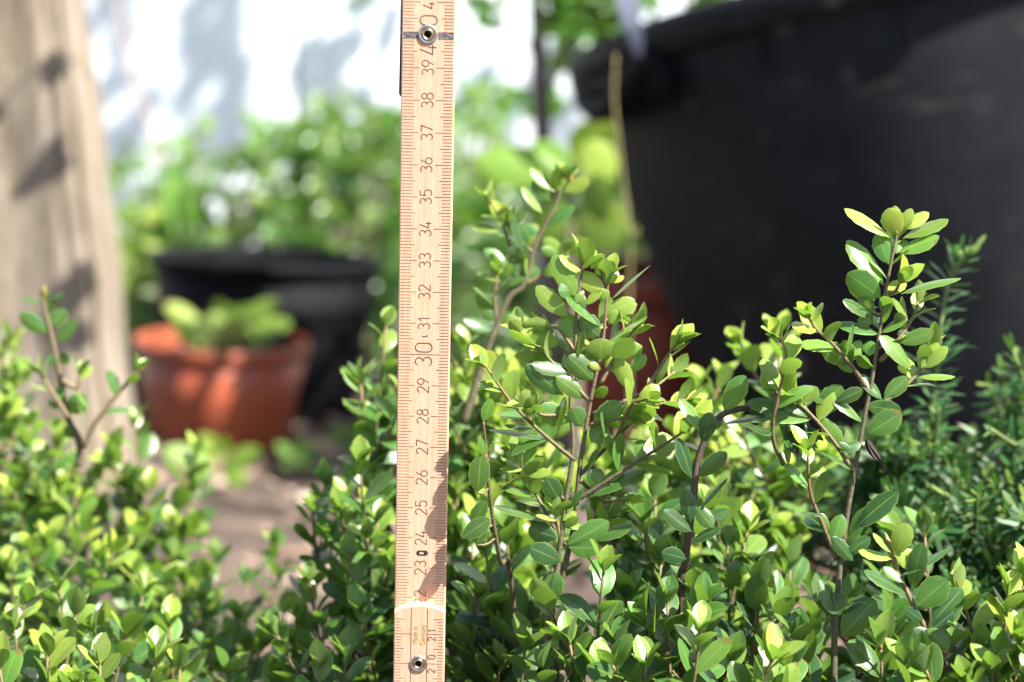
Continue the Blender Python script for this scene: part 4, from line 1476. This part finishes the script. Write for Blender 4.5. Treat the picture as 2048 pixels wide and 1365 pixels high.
# ------------------------------------------------------------------ yew
def yew_twig(ls, st, ctrl, rng, nl=0.0130, gap=0.0017, r0=0.0011, age0=0.25, spread=70):
    pts = catmull(ctrl, 6)
    arc = arclen(pts)
    T = arc[-1]
    st.tube(pts, [r0 + (0.0006 - r0) * a / T for a in arc], [0.4 + 0.6 * a / T for a in arc])
    s, sd = 0.003, 1
    phi = rng.uniform(0, 6.28)
    while s < T:
        p, t = at_arc(pts, arc, s)
        a1 = nz(t.cross(Vector((0.1, -0.8, 0.5))))
        a2 = t.cross(a1)
        ph = (0 if sd > 0 else math.pi) + rng.uniform(-1.15, 1.15)
        rd = a1 * math.cos(ph) + a2 * math.sin(ph)
        k = min(1, (T - s) / 0.02)
        an = R(spread * (0.45 + 0.55 * k) + rng.uniform(-22, 22))
        L = nz(t * math.cos(an) + rd * math.sin(an) + Vector((0, 0, .08)))
        l = nl * rng.uniform(0.65, 1.2) * (0.55 + 0.45 * k)
        ls.add(p, L, 0.0020, l, nz(t - L * t.dot(L)) + LIGHT * .6, min(1, max(0, age0 + rng.uniform(-.15, .15) + .4 * max(0, 1 - (T - s) / .012))), rng.random(), rng.random(),
               curl=rng.uniform(-.2, .5), fold=0.1, cup=0.1, p=1.0, q=0.32)
        s += gap * rng.uniform(.7, 1.3)
        sd = -sd
    return pts, arc


def build_yew():
    rng = random.Random(141)
    g = ground_at(1930, 1.12)
    root = empty('yew_shrub', g, 'dark green needled yew in front of the black tub', 'shrub')
    hero = [((1830, 1010, 1.0), (1850, 880, .97), (1872, 740, .95), (1890, 600, .95), (1922, 500, .95)), ((2090, 900, 1.0), (2060, 800, .97), (2040, 740, .96), (2025, 700, .96)),
            ((1960, 900, 1.0), (2000, 880, .98), (2035, 850, .97), (2046, 830, .97))]
    twigs = []
    for k in range(105):
        x = rng.uniform(1700, 2090)
        lim = 830 if x < 1900 else (890 if x < 1985 else 830)
        y = rng.uniform(lim + 25, 1200)
        d = rng.uniform(.92, 1.16) if y < 1000 else rng.uniform(.90, 1.02)
        ang = rng.uniform(-1.0, 1.0)
        ln = rng.uniform(70, 150)
        dx, dy = math.sin(ang) * ln, math.cos(ang) * ln
        twigs.append(((x - dx, y + dy, d + .03), (x - dx * .4 + rng.uniform(-8, 8), y + dy * .45, d + .01), (x, y, d - rng.uniform(0, .03))))
    for k in range(7):
        x, y, d = rng.uniform(2000, 2110), rng.uniform(710, 880), rng.uniform(.95, 1.0)
        twigs.append(((x + 30, y + 150, d + .02), (x + 14, y + 70, d + .01), (x, y, d)))
    for k in range(18):
        x = rng.uniform(1560, 1720)
        y = rng.uniform(930, 1120)
        d = rng.uniform(.98, 1.12)
        twigs.append(((x + 60, y + 90, d + .02), (x + 25, y + 40, d + .01), (x, y, d - .01)))
    # limbs carrying the sprays
    limbs = []
    for k, (bx, by, bd) in enumerate(((1830, 1010, 1.02), (1960, 1000, 1.04), (2060, 960, 1.03), (1720, 1080, 1.05), (1900, 1120, 1.0), (2030, 1120, .98))):
        st, ls = Stems(7), Leaves(5)
        e = P(bx, by, bd)
        m_ = g.lerp(e, .5) + Vector((0, 0, .02))
        pts = catmull([g, m_, e], 8)
        st.tube(pts, [0.004 - 0.0022 * i / (len(pts) - 1) for i in range(len(pts))], [0] * len(pts))
        mine = [t for i, t in enumerate(twigs) if i % 6 == k]
        for t in mine:
            c = [P(*q) for q in t]
            pp, aa = yew_twig(ls, st, c, rng, age0=rng.uniform(.1, .45))
            q = min(pts[6:], key=lambda v: (v - c[0]).length)
            st.tube(catmull([q, q.lerp(c[0], .5) + Vector((0, 0, -.006)), c[0]], 4), [0.0013] * 9, [.2] * 9)
            for j in range(2):
                p, tt = at_arc(pp, aa, aa[-1] * rng.uniform(.2, .6))
                sdv = nz(tt * .8 + Vector((rng.uniform(-1, 1), rng.uniform(-1, .3), rng.uniform(-.1, .5))) * .8)
                yew_twig(ls, st, [p, p + sdv * .012, p + sdv * .026 + Vector((0, 0, .003))], rng, nl=.0115, age0=rng.uniform(.2, .55))
        if k < 3:
            c = [P(*q) for q in hero[k]]
            pp, aa = yew_twig(ls, st, c, rng, nl=.0135, gap=.0011, age0=.42, r0=.0011)
            if k == 0:
                yew_twig(ls, st, [P(1900, 560, .95), P(1925, 520, .948), P(1950, 497, .946)], rng, nl=.012, gap=.0013, age0=.5)
        o = st.build('branch', M['yew_stem'], root, g)
        ls.build('needles', M['yew_needle'], o, g)


build_yew()


# ------------------------------------------------------------------ things and plants further back
def big_leaf_plant(name, label, px, d, stems, seed, leafm, stemm='bark', cat='plant', r0=0.003, group=None, base=None):
    """stems: list of (ctrl pixels with depth, leaves) ; leaf = (base px, tip px, width px, depth, age, mat or None)"""
    rng = random.Random(seed)
    g = base or ground_at(px, d)
    root = empty(name, g, label, cat, group)
    for ctrl, leaves in stems:
        st, ls = Stems(8), Leaves(9)
        c = [g + Vector((rng.uniform(-.006, .006), rng.uniform(-.006, .006), 0))] + [P(*q) for q in ctrl]
        pts = catmull(c, 6)
        n = len(pts)
        st.tube(pts, [r0 * (1 - .6 * i / n) for i in range(n)], [i / n for i in range(n)])
        for b, t, w, dd, ag in leaves:
            # petiole from the nearest point of the stem
            p0 = P(b[0], b[1], dd)
            q = min(pts, key=lambda v: (v - p0).length)
            if (q - p0).length > .003:
                st.tube([q, q.lerp(p0, .5) + Vector((0, 0, .003)), p0], [r0 * .35] * 3, [1, 1, 1])
            flat_leaf(ls, b, t, w, dd, ag, rng, ddz=rng.uniform(-.02, .01))
        o = st.build('stem', M[stemm], root, g)
        ls.build('leaves', M[leafm], o, g)
    return root


def auto_stems(rng, px, tops, size, n=7, spread=60):
    """stems to given tops with leaves strewn round the upper part"""
    out = []
    for tx, ty, td in tops:
        lv = []
        for i in range(n):
            f = rng.uniform(0, 1)
            bx, by = tx + rng.uniform(-12, 12) + (px - tx) * f * .25, ty + f * spread * 1.6
            a = rng.uniform(-2.4, 2.4)
            l = size * rng.uniform(.7, 1.25)
            lv.append(((bx, by), (bx + math.sin(a) * l, by - math.cos(a) * l * .75), l * rng.uniform(.3, .65), td + rng.uniform(-.03, .03), rng.uniform(.0, .8)))
        out.append((((px + (tx - px) * .4, ty + 260, td), (px + (tx - px) * .75, ty + 110, td), (tx, ty, td)), lv))
    return out


rg = random.Random(7)
# seedling in the terracotta pot
big_leaf = [((('s',)))]


def pot_plant():
    rng = random.Random(151)
    d = 2.0
    g = P(450, 690, d)
    root = empty('seedling', g, 'yellow green leafy seedling growing in the small terracotta pot', 'plant')
    lv = (((400, 640), (330, 580), 60, .9), ((440, 630), (440, 575), 60, .6), ((470, 640), (470, 590), 70, .85), ((480, 630), (560, 575), 70, .55), ((500, 640), (540, 590), 60, .9), ((440, 650), (380, 620), 46, .7),
          ((500, 655), (575, 625), 50, .35), ((430, 665), (350, 650), 40, .4), ((480, 670), (530, 655), 44, .4), ((450, 660), (420, 630), 40, .8), ((520, 660), (560, 660), 46, .3), ((400, 670), (350, 672), 44, .3), ((465, 665), (500, 690), 44, .4))
    lv = [(b, (b[0] + (t[0] - b[0]) * 1.0, b[1] + (t[1] - b[1]) * .5), w * .42, ag * .8) for b, t, w, ag in lv]
    for i in range(34):
        a, l = rng.uniform(-2.0, 2.0), rng.uniform(26, 52)
        b = (rng.uniform(355, 555), rng.uniform(625, 685))
        lv.append((b, (b[0] + math.sin(a) * l, max(590, b[1] - math.cos(a) * l * .5)), l * rng.uniform(.25, .42), rng.uniform(0, .8)))
    for b, t, w, ag in lv:
        st, ls = Stems(6), Leaves(9)
        dd = d + rng.uniform(-.03, .03)
        p0 = P(b[0], b[1], dd)
        st.tube(catmull([P(450 + rng.uniform(-12, 12), 705, d), P((b[0] + 450) / 2, b[1] + 18, (d + dd) / 2), p0], 4), [.0011] * 9, [1] * 9)
        flat_leaf(ls, b, t, w, dd, ag, rng, ddz=rng.uniform(-.015, .006))
        o = st.build('leaf_stalk', M['bark'], root, g)
        ls.build('leaf', M['lime_leaf'], o, g)


pot_plant()

big_leaf_plant('weed', 'broad leaved yellow green weed in front of the small terracotta pot', 425, 1.80,
               [(((425, 960, 1.80), (425, 930, 1.80)), [((425, 930), (330, 900), 38, 1.80, .6), ((430, 925), (400, 868), 42, 1.80, .9), ((440, 930), (520, 905), 40, 1.79, .5), ((430, 945), (370, 960), 36, 1.78, .4), ((445, 945), (490, 965), 36, 1.78, .6), ((425, 920), (450, 880), 36, 1.81, .8)])],
               161, 'lime_leaf', cat='weed', r0=.0016)
big_leaf_plant('weed', 'small grey green weed at the base of the squat black pot', 590, 1.93,
               [(((590, 930, 1.93), (590, 915, 1.93)), [((590, 915), (555, 890), 20, 1.93, .3), ((592, 912), (610, 880), 20, 1.93, .4), ((594, 915), (640, 895), 18, 1.92, .3), ((590, 925), (565, 935), 18, 1.91, .2), ((595, 925), (630, 930), 20, 1.91, .3)])],
               162, 'pale_leaf', cat='weed', r0=.0014)
big_leaf_plant('weed', 'tiny green weed between the squat black pot and the rule', 690, 1.98,
               [(((690, 890, 1.98), (690, 880, 1.98)), [((690, 880), (660, 865), 30, 1.98, .3), ((692, 878), (710, 855), 30, 1.98, .4), ((694, 880), (730, 872), 30, 1.97, .3), ((690, 888), (700, 905), 30, 1.96, .2)])],
               163, 'bush_leaf', cat='weed', r0=.0014)


def backdrop_bush(label, px, d, x0, x1, y0, y1, nstem, seed, leafm, size=44, n=14, cat='shrub', group='leafy plants along the white wall', name='garden_shrub', sp=70):
    rng = random.Random(seed)
    tops = []
    for i in range(nstem):
        u = (i + .5) / nstem
        x = x0 + (x1 - x0) * u + rng.uniform(-18, 18)
        y = y0 + (y1 - y0) * rng.random() ** 1.2
        tops.append((x, y, d + rng.uniform(-.12, .12)))
    return big_leaf_plant(name, label, px, d, auto_stems(rng, px, tops, size, n, sp), seed + 1, leafm, cat=cat, r0=.0028, group=group)


backdrop_bush('loose light green shrub by the wall, above the squat black pot', 420, 2.55, 250, 580, 240, 500, 26, 201, 'pale_leaf', 38, 14)
backdrop_bush('dense mid green shrub by the wall, behind the rule on the pot side', 700, 2.50, 540, 860, 215, 470, 32, 211, 'bush_leaf', 42, 20)
backdrop_bush('dark green low shrub between the rule and the squat black pot', 800, 2.35, 690, 960, 480, 640, 20, 221, 'dark_leaf', 46, 18)
backdrop_bush('shaded green shrub between the rule and the thin grey trunk', 960, 2.55, 880, 1080, 330, 520, 20, 231, 'bush_leaf', 44, 18)
backdrop_bush('lime green shrub squeezed between the wooden post and the squat black pot', 270, 2.30, 215, 300, 420, 640, 12, 241, 'lime_leaf', 40, 12)
backdrop_bush('low dark shrub behind the small terracotta pot and the wooden post', 290, 2.30, 235, 330, 600, 820, 10, 251, 'dark_leaf', 46, 12)
backdrop_bush('dark green shrub behind the thin trunk and the tub', 1160, 2.45, 1020, 1340, 350, 620, 34, 261, 'dark_leaf', 50, 16)
backdrop_bush('tall slender wall shrub with sparse leaves reaching above the rest', 700, 2.75, 600, 800, 170, 300, 9, 271, 'pale_leaf', 36, 9)
backdrop_bush('sparse leafy plant by the wall near the thin trunk', 940, 2.70, 890, 1040, 160, 330, 10, 281, 'pale_leaf', 40, 9)
backdrop_bush('brushy green shrub behind the small terracotta pots, dark at its foot', 1000, 2.30, 930, 1120, 600, 760, 14, 291, 'dark_leaf', 56, 9)

# sword-like leaves above the black pot
big_leaf_plant('sword_leaf_plant', 'upright plant with long narrow blades above the squat black pot', 372, 2.4,
               [(((372, 560, 2.4), (372, 520, 2.4)), [((368, 540), (352, 350), 14, 2.4, .6), ((374, 540), (376, 330), 16, 2.4, .8), ((380, 545), (390, 372), 16, 2.38, .6), ((385, 545), (420, 410), 14, 2.4, .4), ((364, 545), (330, 400), 14, 2.41, .4)])],
               301, 'pale_leaf', cat='plant', r0=.003)

# big-leaved plant beside the tub
big_leaf_plant('broad_leaf_plant', 'plant with very large pale green leaves beside the thin trunk', 1150, 1.64,
               [(((1150, 640, 1.64), (1140, 480, 1.64), (1150, 330, 1.64)),
                 [((1150, 335), (1185, 245), 58, 1.64, .95), ((1165, 330), (1225, 270), 50, 1.66, .8), ((1160, 350), (1228, 300), 80, 1.62, .75), ((1140, 345), (955, 318), 76, 1.65, .55), ((1150, 360), (1060, 290), 70, 1.66, .5), ((1160, 400), (1222, 395), 90, 1.62, .6), ((1150, 420), (1240, 480), 100, 1.64, .35),
                  ((1145, 460), (1060, 430), 80, 1.66, .35), ((1190, 280), (1225, 255), 40, 1.65, .9)])],
               311, 'lime_leaf', cat='plant', r0=.004)
big_leaf_plant('yellowing_plant', 'small plant with a yellowed leaf beside the big tub', 1185, 2.05,
               [(((1185, 600, 2.05), (1180, 500, 2.05)), [((1178, 490), (1205, 410), 60, 2.05, .3), ((1175, 500), (1150, 450), 40, 2.05, .6)])],
               315, 'yellow_leaf', cat='plant', r0=.002)


# what grows in the tub: only its lowest leaves show above the rim
tp = random.Random(401)
tl = []
for i in range(5):
    x0 = 1290 + i * 62
    lv = []
    for k in range(16):
        bx, by = x0 + tp.uniform(-40, 40), tp.uniform(-190, 20)
        an = tp.uniform(-2.3, 2.3)
        ln = tp.uniform(40, 75)
        lv.append(((bx, by), (bx + math.sin(an) * ln, by - math.cos(an) * ln * .7), ln * tp.uniform(.4, .65), 1.93 + tp.uniform(-.05, .06), tp.uniform(.1, .9)))
    tl.append((((x0 + 60, 120, 1.93), (x0 + 20, 0, 1.93), (x0, -190, 1.92)), lv))
big_leaf_plant('tub_plant', 'leafy yellow green plant growing inside the big black tub', 1500, 1.9, tl, 402, 'bush_leaf', cat='plant', r0=.003,
               base=TUB.location + Vector((-.06, .04, .226)))


# thin-trunked young tree: its crown is above the picture and dapples the wall, the pots and the post
def build_tree():
    rng = random.Random(321)
    d = 1.90
    g = ground_at(1098, d)
    root = empty('young_tree', g, 'slender grey trunked young tree rising between the rule and the tub', 'tree')
    st = Stems(12)
    top = Vector((g.x - .02, g.y + .05, 1.30))
    trunk = catmull([g, P(1097, 760, d), P(1092, 400, d), P(1076, 40, d), Vector((g.x - .015, g.y + .02, .75)), top], 8)
    st.tube(trunk, [0.0098 - 0.006 * i / len(trunk) for i in range(len(trunk))], [0] * len(trunk))
    tr = st.build('trunk', M['bark'], root, g)
    stl, ls = Stems(7), Leaves(7)

    def wall_pt(px, py):
        ray = FWD + RIGHT * ((px - 1024) / F) + UP * ((682.5 - py) / F)
        return CAM + ray * ((2.95 - CAM.y) / ray.y)

    spots = []
    # where the shadows fall on the wall (photo columns/rows), and how far towards the sun the leaf hangs
    def group(n, x0, x1, y0, y1, t0, t1, sz):
        for i in range(n):
            w = wall_pt(rng.uniform(x0, x1), rng.uniform(y0, y1))
            spots.append((w + S * rng.uniform(t0, t1), sz * rng.uniform(.7, 1.3)))
    group(230, -260, 300, -250, 430, .9, 1.9, .030)
    group(70, 350, 480, -60, 330, .9, 1.7, .025)
    group(20, 600, 680, 80, 300, .5, .9, .022)
    group(20, 700, 790, -20, 260, .5, .9, .02)
    group(40, 940, 1250, 120, 620, .7, 1.3, .03)
    # lower sprigs shading the post and the pots
    def spot(px, py, dd, t, sz, n=1, jit=6):
        for i in range(n):
            spots.append((P(px + rng.uniform(-jit, jit), py + rng.uniform(-jit, jit), dd) + S * t, sz))
    spot(118, 300, 1.722, .36, .022, 5, 16); spot(165, 560, 1.722, .44, .026, 9, 22); spot(120, 100, 1.722, .32, .022, 4, 22); spot(178, 640, 1.722, .46, .018, 4, 16); spot(20, 170, 1.722, .34, .018, 2, 8)
    for py in range(722, 900, 24):
        spot(410 - (py - 690) * .17, py, 1.985, .44, .016, 1, 4)
        for q, dd in ((505, 1.99), (535, 1.995), (565, 2.005), (592, 2.02), (615, 2.04), (632, 2.05)):
            spot(q - (py - 690) * .16, py, dd, .44, .034, 2, 14)
    spot(600, 680, 2.05, .44, .03, 5, 16); spot(540, 700, 2.0, .44, .022, 3, 14); spot(345, 690, 2.0, .44, .018, 2, 6)
    spot(300, 780, 2.0, .45, .020, 5, 26)
    for p, sz in spots:
        az = rng.uniform(0, 6.28)
        L = nz(Vector((math.cos(az), math.sin(az), rng.uniform(-.7, .2))))
        Nn = S * .9 + Vector((rng.uniform(-.6, .6), rng.uniform(-.6, .6), rng.uniform(-.2, .4)))
        ls.add(p - L * sz * .5, L, sz * rng.uniform(.55, .8), sz, Nn, rng.uniform(0, .5), rng.random(), rng.random(), curl=rng.uniform(0, .6))
    # limbs: chain each leaf cluster back to the trunk along the nearest already-placed limb point
    nodes = [v for v in trunk if v.z > .45]
    order = sorted(spots, key=lambda q: min((q[0] - v).length for v in nodes[:40:4]))
    for k, (p, sz) in enumerate(order):
        if k % 3 and sz > .024:
            continue
        q = min(nodes, key=lambda v: (v - p).length + max(0, v.z - p.z) * .3)
        if (q - p).length < .012:
            continue
        mid = q.lerp(p, .5) + Vector((0, 0, .12 * (q - p).length))
        c = catmull([q, mid, p], 5)
        ln = (q - p).length
        stl.tube(c, [max(.0009, .0008 + .006 * ln * (1 - i / len(c))) for i in range(len(c))], [.3] * len(c))
        nodes += c[3:]
    # the sprigs that dip into the picture at the top
    for b, t, w, dd in (((955, 12), (978, 58), 36, 1.9), ((940, -8), (990, 16), 28, 1.9), ((930, -6), (948, 22), 24, 1.9), ((720, -8), (705, 12), 20, 2.3), ((735, -14), (750, 6), 18, 2.3), ((1075, 195), (1120, 175), 30, 2.12), ((1080, 190), (1055, 240), 36, 2.12),
                        ((1085, 200), (1130, 220), 44, 2.1), ((1090, 205), (1080, 250), 40, 2.1), ((1100, 20), (1075, 60), 40, 2.1), ((1110, 10), (1150, 60), 50, 2.1), ((1150, 0), (1120, 40), 40, 2.2), ((1190, 10), (1170, 70), 50, 2.2), ((1200, -10), (1215, 60), 50, 2.2), ((1160, 60), (1140, 100), 40, 2.2), ((1110, 60), (1150, 110), 50, 2.2), ((1180, 80), (1200, 130), 40, 2.2), ((1130, 90), (1110, 150), 44, 2.2), ((1060, 180), (1030, 200), 36, 2.12), ((1140, 130), (1185, 150), 44, 2.2), ((1085, 60), (1065, 110), 36, 2.12)):
        flat_leaf(ls, b, t, w, dd, rng.uniform(.1, .6), rng)
        p = P(b[0], b[1], dd)
        q = min(nodes, key=lambda v: (v - p).length)
        stl.tube(catmull([q, q.lerp(p, .5) + Vector((0, 0, .01)), p], 4), [.0012] * 9, [.4] * 9)
    o = stl.build('crown', M['bark'], root, g)
    ls.build('leaves', M['bush_leaf'], o, g)


build_tree()


# slanting reddish cane by the wall
def build_cane():
    g = ground_at(352, 2.7)
    st = Stems(8)
    c = catmull([g, P(345, 420, 2.7), P(300, 260, 2.72), P(258, 120, 2.74), P(225, -40, 2.76)], 8)
    st.tube(c, [.0020] * len(c), [0] * len(c))
    o = st.build('garden_cane', M['cane'], None, g)
    o.location = g
    tag(o, 'thin pinkish cane leaning against the white wall', 'cane')


build_cane()


def build_stalk():
    g = P(1258, 690, 1.5)
    st = Stems(8)
    g0 = ground_at(1262, 1.5)
    c = catmull([g0, P(1262, 900, 1.5), P(1258, 700, 1.5), P(1260, 560, 1.5), P(1262, 480, 1.5), P(1254, 420, 1.5), P(1240, 300, 1.5), P(1229, 200, 1.5), P(1232, 110, 1.5)], 8)
    st.tube(c, [.00042] * len(c), [0] * len(c))
    st2 = c = catmull([P(1255, 420, 1.5), P(1258, 450, 1.499), P(1266, 470, 1.498), P(1274, 466, 1.497), P(1275, 455, 1.497)], 6)
    st.tube(c, [.0004] * len(c), [0] * len(c))
    o = st.build('dry_stalk', M['straw'], None, g0)
    o.location = g0
    tag(o, 'thin straw yellow dry stalk standing against the side of the black tub', 'stalk')


build_stalk()


def build_strap():
    d = 1.60
    c = [P(1243, -120, d + .02), P(1250, -30, d), P(1262, 40, d - .006), P(1272, 80, d - .004), P(1278, 112, d)]
    pts = catmull(c, 6)
    w0, w1, t = 0.0105, 0.0022, 0.0012
    V, Fc = [], []
    n = len(pts)
    for i, p in enumerate(pts):
        w = w0 + (w1 - w0) * i / (n - 1)
        for a, b in ((-w, -t), (w, -t), (w, t), (-w, t)):
            V.append(p + Vector((a, b, 0)))
    for i in range(n - 1):
        for j in range(4):
            Fc.append((i * 4 + j, i * 4 + (j + 1) % 4, i * 4 + 4 + (j + 1) % 4, i * 4 + 4 + j))
    Fc += [(0, 1, 2, 3), (n * 4 - 1, n * 4 - 2, n * 4 - 3, n * 4 - 4)]
    o = mesh_obj('strap', [tuple(v) for v in V], Fc, M['grey_plastic'], None, False, pts[-1])
    o.location = pts[-1]
    tag(o, 'pale blue grey strap hooked over the rim of the black tub', 'strap')


build_strap()
